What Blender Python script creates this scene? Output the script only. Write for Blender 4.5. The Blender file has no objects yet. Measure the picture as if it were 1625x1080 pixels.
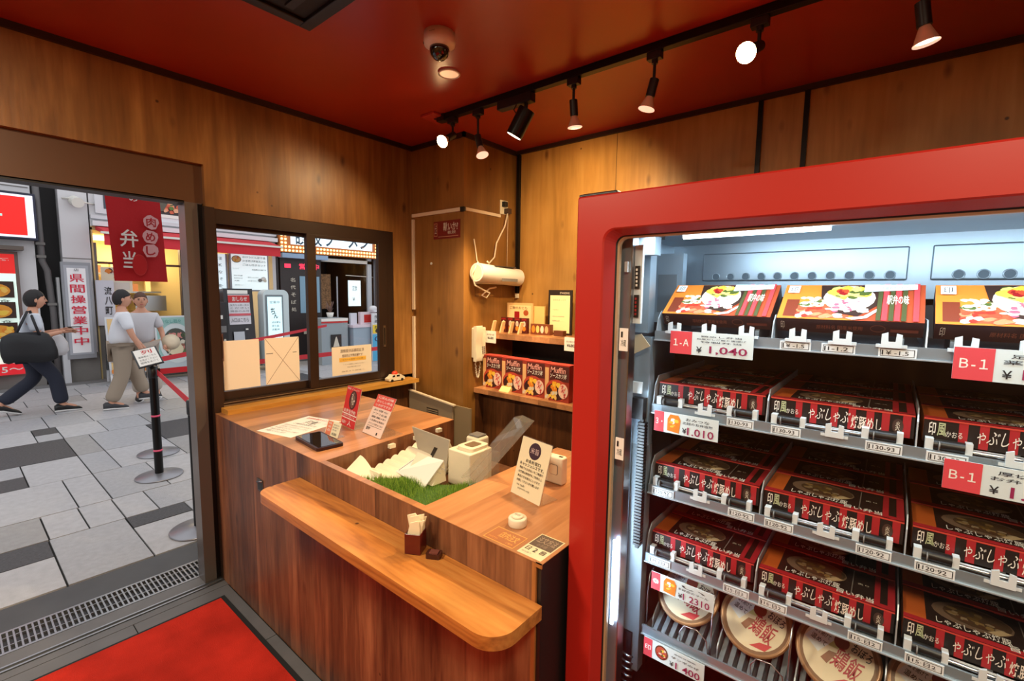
import bpy, math, random
from mathutils import Vector, Matrix, Euler
from mathutils.geometry import tessellate_polygon
random.seed(7)
S = bpy.context.scene
COL = S.collection
PI = math.pi

# ---------------------------------------------------------------- camera, world, lights, exposure
cam_d = bpy.data.cameras.new('camera'); cam = bpy.data.objects.new('camera', cam_d); COL.objects.link(cam)
cam_d.sensor_width = 36; cam_d.lens = 740.2218 / 1625 * 36; cam_d.clip_start = 0.02; cam_d.clip_end = 200
RX = Vector((0.774, 0.633, 0.014)); DN = Vector((0.075, -0.069, -0.995)); FW = Vector((-0.629, 0.771, -0.101))
FW.normalize(); RX = (RX - RX.dot(FW) * FW).normalized(); UPV = RX.cross(FW)
m = Matrix.Identity(4)
for i in range(3):
    m[i][0] = RX[i]; m[i][1] = UPV[i]; m[i][2] = -FW[i]
m[2][3] = 1.6
cam.matrix_world = m
S.camera = cam
w = bpy.data.worlds.new('overcast'); S.world = w; w.use_nodes = True
bg = w.node_tree.nodes['Background']; bg.inputs[0].default_value = (0.93, 0.96, 1.0, 1); bg.inputs[1].default_value = 1.05
S.view_settings.view_transform = 'Standard'; S.view_settings.look = 'None'
S.view_settings.gamma = 1; S.view_settings.use_curve_mapping = False
S.view_settings.exposure = 0.15
WARM = (1.0, 0.74, 0.40); COOL = (0.72, 0.88, 1.0)
def light(name, kind, loc, power, color, size=0.1, target=None, angle=90, blend=0.5, size_y=None):
    d = bpy.data.lights.new(name, kind); d.energy = power; d.color = color
    if kind == 'AREA':
        d.size = size
        if size_y: d.shape = 'RECTANGLE'; d.size_y = size_y
    else: d.shadow_soft_size = size
    if kind == 'SPOT': d.spot_size = math.radians(angle); d.spot_blend = blend
    o = bpy.data.objects.new(name, d); COL.objects.link(o); o.location = loc
    if target is not None:
        o.rotation_euler = (Vector(target) - Vector(loc)).to_track_quat('-Z', 'Y').to_euler()
    return o

# ---------------------------------------------------------------- materials
def lin(c):
    return tuple(((x / 255) / 12.92 if x / 255 <= 0.04045 else ((x / 255 + 0.055) / 1.055) ** 2.4) for x in c)
_m = {}
def mat(name, rgb, rough=0.5, metal=0.0, emit=0.0, noise=0.0, nscale=30, bump=0.0, bscale=200, coat=0.0, spec=0.5, var=None):
    if name in _m: return _m[name]
    M = bpy.data.materials.new(name); M.use_nodes = True; nt = M.node_tree; N = nt.nodes; L = nt.links
    b = N['Principled BSDF']; c = (*lin(rgb), 1)
    b.inputs['Base Color'].default_value = c; b.inputs['Roughness'].default_value = rough
    b.inputs['Metallic'].default_value = metal; b.inputs['Coat Weight'].default_value = coat
    b.inputs['Specular IOR Level'].default_value = spec
    if emit:
        b.inputs['Emission Color'].default_value = c; b.inputs['Emission Strength'].default_value = emit
    if noise or bump:
        tc = N.new('ShaderNodeTexCoord')
    if noise:
        n = N.new('ShaderNodeTexNoise'); n.inputs['Scale'].default_value = nscale; n.inputs['Detail'].default_value = 6
        L.new(tc.outputs['Object'], n.inputs['Vector'])
        r = N.new('ShaderNodeValToRGB'); r.color_ramp.elements[0].position = 0.3; r.color_ramp.elements[1].position = 0.7
        d = tuple(x * (1 - noise) for x in c[:3]); u = tuple(min(1, x * (1 + noise * 0.6)) for x in c[:3])
        r.color_ramp.elements[0].color = (*d, 1); r.color_ramp.elements[1].color = (*u, 1)
        L.new(n.outputs['Fac'], r.inputs[0]); L.new(r.outputs[0], b.inputs['Base Color'])
    if bump:
        n2 = N.new('ShaderNodeTexNoise'); n2.inputs['Scale'].default_value = bscale; n2.inputs['Detail'].default_value = 4
        L.new(tc.outputs['Object'], n2.inputs['Vector'])
        bp = N.new('ShaderNodeBump'); bp.inputs['Strength'].default_value = bump; bp.inputs['Distance'].default_value = 0.01
        L.new(n2.outputs['Fac'], bp.inputs['Height']); L.new(bp.outputs[0], b.inputs['Normal'])
    _m[name] = M; return M
def ink(r, g, b, e=0.0, rough=0.45):
    return mat('print_%d_%d_%d_%s' % (r, g, b, str(e).replace('.', '_')), (r, g, b), rough, emit=e)
def wood(name, dark, mid, light_, grain='Z', plank=0.0, pdir='X', rough=0.35, scale=1.0, knots=True, coat=0.0, contrast=1.0, figure=0.5):
    M = bpy.data.materials.new(name); M.use_nodes = True; nt = M.node_tree; N = nt.nodes; L = nt.links
    b = N['Principled BSDF']; b.inputs['Roughness'].default_value = rough; b.inputs['Coat Weight'].default_value = coat
    b.inputs['Coat Roughness'].default_value = 0.25
    tc = N.new('ShaderNodeTexCoord'); src = tc.outputs['Object']
    sep = N.new('ShaderNodeSeparateXYZ'); L.new(src, sep.inputs[0])
    rnd = None
    if plank:
        mu = N.new('ShaderNodeMath'); mu.operation = 'DIVIDE'; mu.inputs[1].default_value = plank
        L.new(sep.outputs[pdir], mu.inputs[0])
        fl = N.new('ShaderNodeMath'); fl.operation = 'FLOOR'; L.new(mu.outputs[0], fl.inputs[0])
        wn = N.new('ShaderNodeTexWhiteNoise'); wn.noise_dimensions = '1D'; L.new(fl.outputs[0], wn.inputs['W'])
        rnd = wn.outputs['Value']
        ad = N.new('ShaderNodeVectorMath'); ad.operation = 'MULTIPLY_ADD'
        cb = N.new('ShaderNodeCombineXYZ')
        for k in range(3): L.new(rnd, cb.inputs[k])
        L.new(cb.outputs[0], ad.inputs[0]); ad.inputs[1].default_value = (3, 5, 7); L.new(src, ad.inputs[2])
        src = ad.outputs[0]
    mp = N.new('ShaderNodeMapping'); sc = {'X': (0.09, 1, 1), 'Y': (1, 0.09, 1), 'Z': (1, 1, 0.09)}[grain]
    mp.inputs['Scale'].default_value = tuple(s * scale for s in sc); L.new(src, mp.inputs[0])
    n1 = N.new('ShaderNodeTexNoise'); n1.inputs['Scale'].default_value = 14; n1.inputs['Detail'].default_value = 5
    n1.inputs['Distortion'].default_value = figure; L.new(mp.outputs[0], n1.inputs['Vector'])
    n2 = N.new('ShaderNodeTexNoise'); n2.inputs['Scale'].default_value = 90; n2.inputs['Detail'].default_value = 3
    L.new(mp.outputs[0], n2.inputs['Vector'])
    mx = N.new('ShaderNodeMath'); mx.operation = 'MULTIPLY_ADD'; mx.inputs[1].default_value = 0.3; L.new(n2.outputs['Fac'], mx.inputs[0])
    m7 = N.new('ShaderNodeMath'); m7.operation = 'MULTIPLY'; m7.inputs[1].default_value = 0.7; L.new(n1.outputs['Fac'], m7.inputs[0]); L.new(m7.outputs[0], mx.inputs[2])
    r = N.new('ShaderNodeValToRGB'); e = r.color_ramp.elements
    e[0].position = 0.5 - 0.16 * contrast; e[0].color = (*lin(dark), 1); e[1].position = 0.5 + 0.16 * contrast; e[1].color = (*lin(light_), 1)
    k = e.new(0.5); k.color = (*lin(mid), 1)
    L.new(mx.outputs[0], r.inputs[0]); out = r.outputs[0]
    if rnd is not None:
        hs = N.new('ShaderNodeHueSaturation'); mr = N.new('ShaderNodeMapRange'); mr.inputs['To Min'].default_value = 0.72; mr.inputs['To Max'].default_value = 1.3
        L.new(rnd, mr.inputs['Value']); L.new(mr.outputs[0], hs.inputs['Value']); L.new(out, hs.inputs['Color']); out = hs.outputs[0]
    if knots:
        mk = N.new('ShaderNodeMapping'); ks = {'X': (0.45, 1, 1), 'Y': (1, 0.45, 1), 'Z': (1, 1, 0.45)}[grain]
        mk.inputs['Scale'].default_value = ks; L.new(src, mk.inputs[0])
        vo = N.new('ShaderNodeTexVoronoi'); vo.inputs['Scale'].default_value = 6.5; L.new(mk.outputs[0], vo.inputs['Vector'])
        rk = N.new('ShaderNodeValToRGB'); rk.color_ramp.elements[0].position = 0.04; rk.color_ramp.elements[1].position = 0.14
        rk.color_ramp.elements[0].color = (0.22, 0.13, 0.1, 1); rk.color_ramp.elements[1].color = (1, 1, 1, 1)
        L.new(vo.outputs['Distance'], rk.inputs[0])
        ml = N.new('ShaderNodeMix'); ml.data_type = 'RGBA'; ml.blend_type = 'MULTIPLY'; ml.inputs[0].default_value = 0.8
        L.new(out, ml.inputs[6]); L.new(rk.outputs[0], ml.inputs[7]); out = ml.outputs[2]
        v2 = N.new('ShaderNodeTexVoronoi'); v2.inputs['Scale'].default_value = 5.2; L.new(tc.outputs['Object'], v2.inputs['Vector'])
        r2 = N.new('ShaderNodeValToRGB'); r2.color_ramp.elements[0].position = 0.022; r2.color_ramp.elements[1].position = 0.045
        r2.color_ramp.elements[0].color = (0.10, 0.06, 0.05, 1); r2.color_ramp.elements[1].color = (1, 1, 1, 1); L.new(v2.outputs['Distance'], r2.inputs[0])
        m3 = N.new('ShaderNodeMix'); m3.data_type = 'RGBA'; m3.blend_type = 'MULTIPLY'; m3.inputs[0].default_value = 0.85
        L.new(out, m3.inputs[6]); L.new(r2.outputs[0], m3.inputs[7]); out = m3.outputs[2]
        n4 = N.new('ShaderNodeTexNoise'); n4.inputs['Scale'].default_value = 2.3; n4.inputs['Detail'].default_value = 3; L.new(tc.outputs['Object'], n4.inputs['Vector'])
        r4 = N.new('ShaderNodeMapRange'); r4.inputs['From Min'].default_value = .3; r4.inputs['From Max'].default_value = .7; r4.inputs['To Min'].default_value = .78; r4.inputs['To Max'].default_value = 1.15; L.new(n4.outputs['Fac'], r4.inputs['Value'])
        h4 = N.new('ShaderNodeHueSaturation'); L.new(r4.outputs[0], h4.inputs['Value']); L.new(out, h4.inputs['Color']); out = h4.outputs[0]
    L.new(out, b.inputs['Base Color'])
    bp = N.new('ShaderNodeBump'); bp.inputs['Strength'].default_value = 0.12; bp.inputs['Distance'].default_value = 0.004
    L.new(n2.outputs['Fac'], bp.inputs['Height']); L.new(bp.outputs[0], b.inputs['Normal'])
    return M
def glass_mat(name, tint=(1, 1, 1), refl=1.0, base=0.0, rough=0.0, milky=0.0):
    M = bpy.data.materials.new(name); M.use_nodes = True; nt = M.node_tree; N = nt.nodes; L = nt.links
    N.remove(N['Principled BSDF']); out = N['Material Output']
    t = N.new('ShaderNodeBsdfTransparent'); t.inputs[0].default_value = (*tint, 1)
    g = N.new('ShaderNodeBsdfGlossy'); g.inputs['Roughness'].default_value = rough
    fr = N.new('ShaderNodeFresnel'); fr.inputs['IOR'].default_value = 1.5
    ma = N.new('ShaderNodeMath'); ma.operation = 'MULTIPLY_ADD'; ma.inputs[1].default_value = refl; ma.inputs[2].default_value = base
    L.new(fr.outputs[0], ma.inputs[0])
    ge = N.new('ShaderNodeNewGeometry'); iv = N.new('ShaderNodeMath'); iv.operation = 'SUBTRACT'; iv.inputs[0].default_value = 1.0; L.new(ge.outputs['Backfacing'], iv.inputs[1])
    mm = N.new('ShaderNodeMath'); mm.operation = 'MULTIPLY'; L.new(ma.outputs[0], mm.inputs[0]); L.new(iv.outputs[0], mm.inputs[1]); ma = mm
    if milky:
        df = N.new('ShaderNodeBsdfDiffuse'); df.inputs[0].default_value = (.75, .72, .66, 1); m0 = N.new('ShaderNodeMixShader'); m0.inputs[0].default_value = milky; L.new(t.outputs[0], m0.inputs[1]); L.new(df.outputs[0], m0.inputs[2]); t = m0
    mx = N.new('ShaderNodeMixShader'); L.new(ma.outputs[0], mx.inputs[0]); L.new(t.outputs[0], mx.inputs[1]); L.new(g.outputs[0], mx.inputs[2])
    L.new(mx.outputs[0], out.inputs[0]); _m[name] = M
    return M
GLASS = glass_mat('clear_glass', refl=0.9); FGLASS = glass_mat('fridge_glass', (0.98, 0.99, 0.985), 0.8)
ACRYL = glass_mat('clear_acrylic', (0.96, 0.95, 0.92), 1.0, 0.0, milky=.06)

# ---------------------------------------------------------------- mesh builder
WL = {}
_txt = {}
def glyphs(s, bold=0.0):
    bold = min(bold, 0.012); key = (s, bold)
    if key in _txt: return _txt[key]
    cu = bpy.data.curves.new('t', 'FONT'); cu.body = s; cu.resolution_u = 2; cu.offset = bold; cu.size = 1
    o = bpy.data.objects.new('t', cu); COL.objects.link(o)
    dg = bpy.context.evaluated_depsgraph_get(); me = bpy.data.meshes.new_from_object(o.evaluated_get(dg))
    vs = [(v.co.x, v.co.y) for v in me.vertices]; fs = [tuple(p.vertices) for p in me.polygons]
    nz = [p.normal.z for p in me.polygons]
    fs = [f if z >= 0 else f[::-1] for f, z in zip(fs, nz)]
    bpy.data.objects.remove(o); bpy.data.curves.remove(cu); bpy.data.meshes.remove(me)
    _txt[key] = (vs, fs); return vs, fs
class MB:
    def __init__(s): s.v = []; s.f = []; s.mi = []; s.sm = []; s.mats = []
    def add(s, vs, fs, m, smooth=False, M=None):
        if m not in s.mats: s.mats.append(m)
        k = s.mats.index(m); n = len(s.v)
        s.v += [tuple(M @ Vector(v)) for v in vs] if M is not None else [tuple(v) for v in vs]
        for f in fs: s.f.append(tuple(i + n for i in f)); s.mi.append(k); s.sm.append(smooth)
        return s
    def box(s, a, b, m, M=None):
        x0, y0, z0 = a; x1, y1, z1 = b
        if x0 > x1: x0, x1 = x1, x0
        if y0 > y1: y0, y1 = y1, y0
        if z0 > z1: z0, z1 = z1, z0
        vs = [(x0, y0, z0), (x1, y0, z0), (x1, y1, z0), (x0, y1, z0), (x0, y0, z1), (x1, y0, z1), (x1, y1, z1), (x0, y1, z1)]
        return s.add(vs, [(0, 3, 2, 1), (4, 5, 6, 7), (0, 1, 5, 4), (1, 2, 6, 5), (2, 3, 7, 6), (3, 0, 4, 7)], m, False, M)
    def prism(s, pts, a, b, m, axis='z', M=None, smooth=False):
        # pts 2D: z:(x,y) y:(x,z) x:(y,z)
        f3 = {'z': lambda p, t: (p[0], p[1], t), 'y': lambda p, t: (p[0], t, p[1]), 'x': lambda p, t: (t, p[0], p[1])}[axis]
        n = len(pts); vs = [f3(p, a) for p in pts] + [f3(p, b) for p in pts]
        fs = [tuple(range(n))[::-1], tuple(range(n, 2 * n))]
        s.add(vs, fs, m, False, M)
        s.add(vs, [(i, (i + 1) % n, (i + 1) % n + n, i + n) for i in range(n)], m, smooth, M); return s
    def loft(s, loops, m, smooth=True, close=True, cap=False, M=None):
        n = len(loops[0]); vs = [p for l in loops for p in l]; fs = []
        for k in range(len(loops) - 1):
            for i in range(n if close else n - 1):
                j = (i + 1) % n; fs.append((k * n + i, k * n + j, (k + 1) * n + j, (k + 1) * n + i))
        if cap: fs += [tuple(range(n))[::-1], tuple(range((len(loops) - 1) * n, len(loops) * n))]
        return s.add(vs, fs, m, smooth, M)
    def cyl(s, p0, p1, r, m, n=16, r2=None, M=None, cap=True):
        p0 = Vector(p0); p1 = Vector(p1); d = (p1 - p0).normalized(); a = d.orthogonal().normalized(); b = d.cross(a)
        r2 = r if r2 is None else r2
        l0 = [p0 + (a * math.cos(t) + b * math.sin(t)) * r for t in [2 * PI * i / n for i in range(n)]]
        l1 = [p1 + (a * math.cos(t) + b * math.sin(t)) * r2 for t in [2 * PI * i / n for i in range(n)]]
        s.loft([l0, l1], m, True, M=M)
        if cap: s.add(l0, [tuple(range(n))[::-1]], m, False, M); s.add(l1, [tuple(range(n))], m, False, M)
        return s
    def lathe(s, prof, m, c=(0, 0, 0), n=24, M=None, cap=True):
        loops = [[(c[0] + r * math.cos(2 * PI * i / n), c[1] + r * math.sin(2 * PI * i / n), c[2] + z) for i in range(n)] for r, z in prof]
        return s.loft(loops, m, True, cap=cap, M=M)
    def tube(s, pts, r, m, n=8, M=None, cap=True):
        pts = [Vector(p) for p in pts]; loops = []; a = None
        for i, p in enumerate(pts):
            d = (pts[min(i + 1, len(pts) - 1)] - pts[max(i - 1, 0)]).normalized()
            a = d.orthogonal().normalized() if a is None else (a - a.dot(d) * d).normalized()
            b = d.cross(a); loops.append([p + (a * math.cos(2 * PI * k / n) + b * math.sin(2 * PI * k / n)) * r for k in range(n)])
        return s.loft(loops, m, True, cap=cap, M=M)
    def sph(s, c, r, m, n=14, k=8, M=None):
        if not hasattr(r, '__len__'): r = (r, r, r)
        loops = [[(c[0] + r[0] * math.sin(PI * j / k) * math.cos(2 * PI * i / n), c[1] + r[1] * math.sin(PI * j / k) * math.sin(2 * PI * i / n), c[2] - r[2] * math.cos(PI * j / k)) for i in range(n)] for j in range(1, k)]
        return s.loft(loops, m, True, cap=True, M=M)
    def build(s, name, parent=None, bevel=0, seg=2, label=None, kind=None):
        me = bpy.data.meshes.new(name); me.from_pydata(s.v, [], s.f)
        for mm in s.mats: me.materials.append(mm)
        me.polygons.foreach_set('material_index', s.mi); me.polygons.foreach_set('use_smooth', s.sm); me.update()
        o = bpy.data.objects.new(name, me); COL.objects.link(o)
        if parent is not None:
            o.parent = parent; o.location = -WL[parent.name]
            WL[o.name] = Vector((0, 0, 0))
        else: WL[o.name] = Vector((0, 0, 0))
        if bevel:
            b = o.modifiers.new('bevel', 'BEVEL'); b.width = bevel; b.segments = seg; b.limit_method = 'ANGLE'; b.angle_limit = 0.6
            me.polygons.foreach_set('use_smooth', [True] * len(me.polygons))
            wn = o.modifiers.new('wn', 'WEIGHTED_NORMAL'); wn.keep_sharp = False
        if label: o['label'] = label
        if kind: o['kind'] = kind
        return o
class CV:
    '''flat print on a surface: O lower-left corner, U right, V up, seen from U x V'''
    def __init__(s, mb, O, U, V, w, h, eps=0.0004, M=None):
        s.mb = mb; s.O = Vector(O); s.U = Vector(U).normalized(); s.V = Vector(V).normalized(); s.N = s.U.cross(s.V); s.w = w; s.h = h; s.eps = eps; s.k = 0; s.M = M
    def P(s, u, v): return s.O + s.U * (u * s.w) + s.V * (v * s.h) + s.N * (s.eps * s.k)
    def poly(s, pts, m, up=1):
        s.k += up
        s.mb.add([s.P(*p) for p in pts], [tuple(range(len(pts)))], m, False, s.M); return s
    def rect(s, u0, v0, u1, v1, m): return s.poly([(u0, v0), (u1, v0), (u1, v1), (u0, v1)], m)
    def ell(s, cu, cv, ru, rv, m, n=18, a0=0, wob=0.0, up=1):
        return s.poly([(cu + ru * (1 + wob * math.sin(5 * t + cu * 9)) * math.cos(t), cv + rv * (1 + wob * math.cos(4 * t + cv * 7)) * math.sin(t)) for t in [a0 + 2 * PI * i / n for i in range(n)]], m, up)
    def text(s, st, u0, v0, u1, v1, m, bold=0.0, keep=False, slant=0.0):
        vs, fs = glyphs(st, bold)
        if not vs: return s
        xs = [v[0] for v in vs]; ys = [v[1] for v in vs]; x0, x1, y0, y1 = min(xs), max(xs), min(ys), max(ys)
        s.k += 1; sx = (u1 - u0) / max(1e-6, x1 - x0); sy = (v1 - v0) / max(1e-6, y1 - y0)
        s.mb.add([s.P(u0 + (x - x0) * sx + slant * (y - y0), v0 + (y - y0) * sy) for x, y in vs], fs, m, False, s.M); return s
    def lines(s, st_list, u0, v0, u1, v1, m, gap=0.35, bold=0.0):
        n = len(st_list); h = (v1 - v0) / (n - gap)
        for i, t in enumerate(st_list):
            s.k -= 1 if i else 0
            t0, frac = (t, 1.0) if isinstance(t, str) else t
            s.text(t0, u0, v1 - (i + 1) * h + h * gap, u0 + (u1 - u0) * frac, v1 - i * h, m, bold)
        return s
    def blobs(s, u0, v0, u1, v1, mats, n, r, asp=1.0, seed=1):
        rr = random.Random(seed)
        for i in range(n):
            s.ell(u0 + (u1 - u0) * rr.random(), v0 + (v1 - v0) * rr.random(), r * rr.uniform(.6, 1.3), r * asp * rr.uniform(.6, 1.3), mats[i % len(mats)], 9, rr.random(), 0.15, .08)
        return s
FX = dict(U=(0, 1, 0), V=(0, 0, 1))   # faces +x
FY = dict(U=(1, 0, 0), V=(0, 0, 1))   # faces -y
FZ = dict(U=(1, 0, 0), V=(0, 1, 0))   # faces up
def tag(o, label, cat, group=None):
    o['label'] = label; o['category'] = cat
    if group: o['group'] = group
    return o
def thing(name, label, cat, loc=(0, 0, 0), group=None):
    o = bpy.data.objects.new(name, None); COL.objects.link(o); o.empty_display_size = 0.05
    o.location = loc; WL[o.name] = Vector(loc); return tag(o, label, cat, group)
def solo(mb, name, label, cat, group=None, bevel=0, kind=None):
    xs = [v[0] for v in mb.v]; ys = [v[1] for v in mb.v]; zs = [v[2] for v in mb.v]
    c = Vector(((min(xs) + max(xs)) / 2, (min(ys) + max(ys)) / 2, min(zs)))
    mb.v = [tuple(Vector(v) - c) for v in mb.v]
    o = mb.build(name, bevel=bevel); o.location = c; WL[o.name] = c
    if kind: o['kind'] = kind
    return tag(o, label, cat, group)
def copy_tree(o, loc=None, parent=None, label=None, group=None, rotz=None):
    c = o.copy(); COL.objects.link(c); WL[c.name] = WL[o.name].copy()
    if parent is not None: c.parent = parent
    if loc is not None: c.location = loc; WL[c.name] = Vector(loc)
    if rotz is not None: c.rotation_euler = (0, 0, rotz)
    if label: c['label'] = label
    if group: c['group'] = group
    for ch in list(KIDS(o)): copy_tree(ch, parent=c)
    return c
def KIDS(o): return [x for x in COL.objects if x.parent == o]
def struct(mb, name, parent=None, bevel=0):
    o = mb.build(name, parent, bevel); o['kind'] = 'structure'; return o
def rrect(x0, z0, x1, z1, r, n=6):
    out = []
    for cx, cz, a in ((x1 - r, z1 - r, 0), (x0 + r, z1 - r, PI / 2), (x0 + r, z0 + r, PI), (x1 - r, z0 + r, 1.5 * PI)):
        for i in range(n + 1):
            t = a + PI / 2 * i / n; out.append((cx + r * math.cos(t), cz + r * math.sin(t)))
    return out

W_WALL = wood('wall_plywood', (112, 72, 32), (142, 96, 46), (172, 122, 64), 'Z', 0.0, rough=0.42, scale=0.55, contrast=1.3, figure=1.6)
W_BACK = wood('back_wall_plywood', (150, 104, 46), (176, 126, 60), (190, 142, 76), 'Z', 0.0, rough=0.45, scale=0.5, contrast=1.3, figure=1.2)
W_FRONT = wood('counter_front_cedar', (84, 50, 32), (126, 80, 52), (154, 104, 70), 'Z', 0.11, 'X', rough=0.42)
W_TOP = wood('counter_top_wood', (150, 98, 62), (176, 120, 78), (194, 140, 96), 'Y', 0.14, 'X', rough=0.30, contrast=1.4, knots=False, coat=0.2)
W_LEDGE = wood('ledge_wood', (132, 74, 30), (190, 120, 54), (210, 146, 74), 'X', 0.0, rough=0.34, scale=0.8, contrast=1.2, figure=2.2, coat=0.15)
W_DARK = wood('cabinet_wood', (66, 36, 18), (92, 54, 28), (116, 72, 40), 'Z', 0.16, 'X', rough=0.4)
W_SILL = wood('window_sill_wood', (168, 112, 40), (196, 138, 58), (212, 158, 76), 'Y', 0.0, rough=0.4, knots=False)
W_EDGE = wood('counter_edge_wood', (150, 92, 44), (176, 112, 58), (190, 128, 70), 'Z', 0.0, rough=0.4, knots=False)
BRZ = mat('bronze_aluminium', (58, 42, 33), 0.38, 0.35)
BRZ2 = mat('door_head_brown', (96, 66, 44), 0.35, 0.2)
STEEL = mat('brushed_steel', (176, 178, 180), 0.28, 1.0)
GALV = mat('galvanised_sheet', (150, 160, 168), 0.38, 0.75, noise=0.12, nscale=8)
WHITE = mat('white_plastic', (226, 222, 212), 0.4)
CREAM = mat('cream_plastic', (232, 222, 196), 0.42)
BLACK = mat('black_plastic', (22, 21, 22), 0.4)
BLKM = mat('black_metal', (20, 18, 18), 0.35, 0.5)
CEIL = mat('red_ceiling_paint', (158, 46, 26), 0.30, noise=0.10, nscale=2.2)
REDF = mat('fridge_red', (180, 38, 28), 0.38, coat=0.1)
RUBBER = mat('black_rubber', (18, 18, 18), 0.8)
K = ink(28, 24, 24); KW = ink(238, 234, 226); KR = ink(200, 36, 36); KP = ink(226, 88, 96); KG = ink(120, 118, 116); KBR = ink(92, 48, 26)
KO = ink(224, 130, 40); KY = ink(238, 196, 70); KGR = ink(78, 92, 40); KRD = ink(150, 24, 28); KC = ink(214, 204, 186); KMA = ink(150, 40, 84)
# ================================================================ STRUCTURE
XL = -2.77; YB = 2.76; ZC = 2.63; CF = 0.891; CT = 0.938
# interior floor: grey tiles, drain channel, door track
TILE = mat('grey_floor_tile', (96, 96, 98), 0.45, noise=0.12, nscale=9)
GROUT = mat('dark_grout', (34, 34, 35), 0.9)
b = MB(); b.box((-3.32, -1.6, -0.12), (1.5, 2.9, -0.012), GROUT); floor = struct(b, 'floor')
ty = [-1.6, -0.92, -0.12, 0.478, 0.889]
tx = [-2.70, -2.12, -1.52, -0.92, -0.32, 0.28, 0.88, 1.5]
for i in range(len(tx) - 1):
    for j in range(len(ty) - 1):
        b = MB(); b.box((tx[i] + .002, ty[j] + .002, -0.012), (tx[i + 1] - .002, ty[j + 1] - .002, 0), TILE); b.build('floor_tile', floor)
b = MB(); b.box((-2.89, -1.6, -0.012), (-2.80, 0.89, 0), TILE); b.box((-3.32, -1.6, -0.012), (-3.09, 2.9, 0), mat('threshold_stone', (66, 68, 72), 0.5, noise=.15, nscale=6))
b.build('threshold_stone', floor)
b = MB()
for x in (-2.795, -2.765): b.box((x, -1.6, -0.012), (x + 0.010, 0.9, 0.004), STEEL)
b.box((-2.80, -1.6, -0.012), (-2.70, 0.9, -0.004), mat('track_bed', (78, 79, 82), .5)); b.box((-2.752, -1.6, -.012), (-2.702, .89, 0), TILE)
b.build('door_track', floor)
dr = thing('drain_grate', 'long steel slotted drain grate in the floor across the open doorway', 'grate', (-2.98, -0.3, -0.012))
b = MB()
for x in (-3.088, -2.905): b.box((x, -1.5, -0.012), (x + 0.014, 0.89, 0.002), STEEL)
b.box((-3.035, -1.5, -0.008), (-3.03, 0.89, 0.0), STEEL); b.box((-2.96, -1.5, -0.008), (-2.955, 0.89, 0.0), STEEL)
b.build('frame', dr)
b = MB(); b.box((-3.074, -1.5, -0.0118), (-2.905, 0.89, -0.0108), BLACK); b.build('channel', dr)
b = MB(); b.box((-3.074, -0.0035, -0.008), (-2.905, 0.0035, 0.0015), STEEL); bar0 = b.build('slat', dr)
k = 0
for i in range(112):
    y = 0.880 - i * 0.0208
    c = bar0 if i == 0 else bar0.copy()
    if i: COL.objects.link(c)
    c.location = bar0.location.copy() if i == 0 else bar0.location; c.location.y = -WL[dr.name].y + y
    c.location.x = -WL[dr.name].x; c.location.z = -WL[dr.name].z

# street paving
PV = [mat('paver_light_granite', (168, 168, 172), 0.62, noise=0.10, nscale=28, bump=.35, bscale=160), mat('paver_pale_granite', (180, 179, 182), 0.6, noise=0.10, nscale=20, bump=.35, bscale=160),
      mat('paver_warm_granite', (156, 154, 154), 0.62, noise=0.10, nscale=22, bump=.35, bscale=160), mat('paver_dark_granite', (72, 72, 76), 0.6, noise=0.35, nscale=70, bump=.3, bscale=200)]
b = MB(); b.box((-30, -14, -0.3), (-3.32, 26, -0.013), GROUT); street = struct(b, 'floor_street')
street['label'] = 'grey paved shopping street'
xs = [-3.335, -4.045, -4.50, -5.25, -5.93, -6.72, -7.35, -8.05, -8.8, -9.3, -9.95, -10.5]
known = {0: [-1.2, -.62, -.25, .331, .715, 1.06, 1.3], 1: [-1.3, -.9, -.2, .337, .53, .72, .914, 1.3], 2: [-1.1, -.4, .1, .54, .73, 1.1, 1.463], 3: [-1.2, -.5, -.1, .35, .73, .93, 1.43], 4: [-1, -.05, .73, .93, 1.43, 1.98], 5: [-1.1, -.4, .1, .54, .735, 1.1, 1.5]}
dark = {(0, 3): .75, (3, 3): 0, (4, 3): 0, (4, 4): 0}
def paver(x0, x1, y0, y1, k):
    g = 0.005; b = MB(); z = random.uniform(-.0015, .0005)
    b.box((x1 + g, y0 + g, -0.013), (x0 - g, y1 - g, z), PV[k]); b.build('paver', street)
rp = random.Random(3)
for i in range(len(xs) - 1):
    ys = list(known.get(i, [])) or [-2.4]
    while ys[0] > -2.5: ys.insert(0, ys[0] - rp.choice([.39, .58, .7]))
    while ys[-1] < 7.5: ys.append(ys[-1] + rp.choice([.2, .39, .39, .58, .7]))
    for j in range(len(ys) - 1):
        if xs[i] < -8 and ys[j] > 7.4: continue
        y0, y1 = ys[j], ys[j + 1]
        kk = rp.choice([0, 0, 1, 1, 2]);  dk = rp.random() < .09
        x0, x1 = xs[i], xs[i + 1]
        if i == 0 and abs(y0 - .715) < .01:
            paver(x0, -3.84, y0, y1, 1); paver(-3.84, x1, y0, y1, 3); continue
        if i == 0 and abs(y1 - .331) < .01: paver(x0, -3.77, y0, y1, 1); paver(-3.77, x1, y0, y1, 3); continue
        if i == 3 and abs(y1 - .35) < .01: paver(x0, -5.58, y0, y1, 3); paver(-5.58, x1, y0, y1, 0); continue
        if i == 4 and (abs(y1 - .73) < .01 or abs(y0 - 1.43) < .01): paver(x0, x1, y0, y1, 3); continue
        if i == 5 and abs(y0 - .54) < .01: paver(x0, -7.03, y0, y1, 0); paver(-7.03, x1, y0, y1, 3); continue
        if i <= 4 and y0 > -.3: dk = False
        paver(x0, x1, y0, y1, 3 if dk else kk)
b = MB(); b.box((-10.46, -6, -0.01), (-10.3, 14, 0.03), mat('kerb_stone', (120, 118, 118), .7)); struct(b, 'trim_1')

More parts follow.
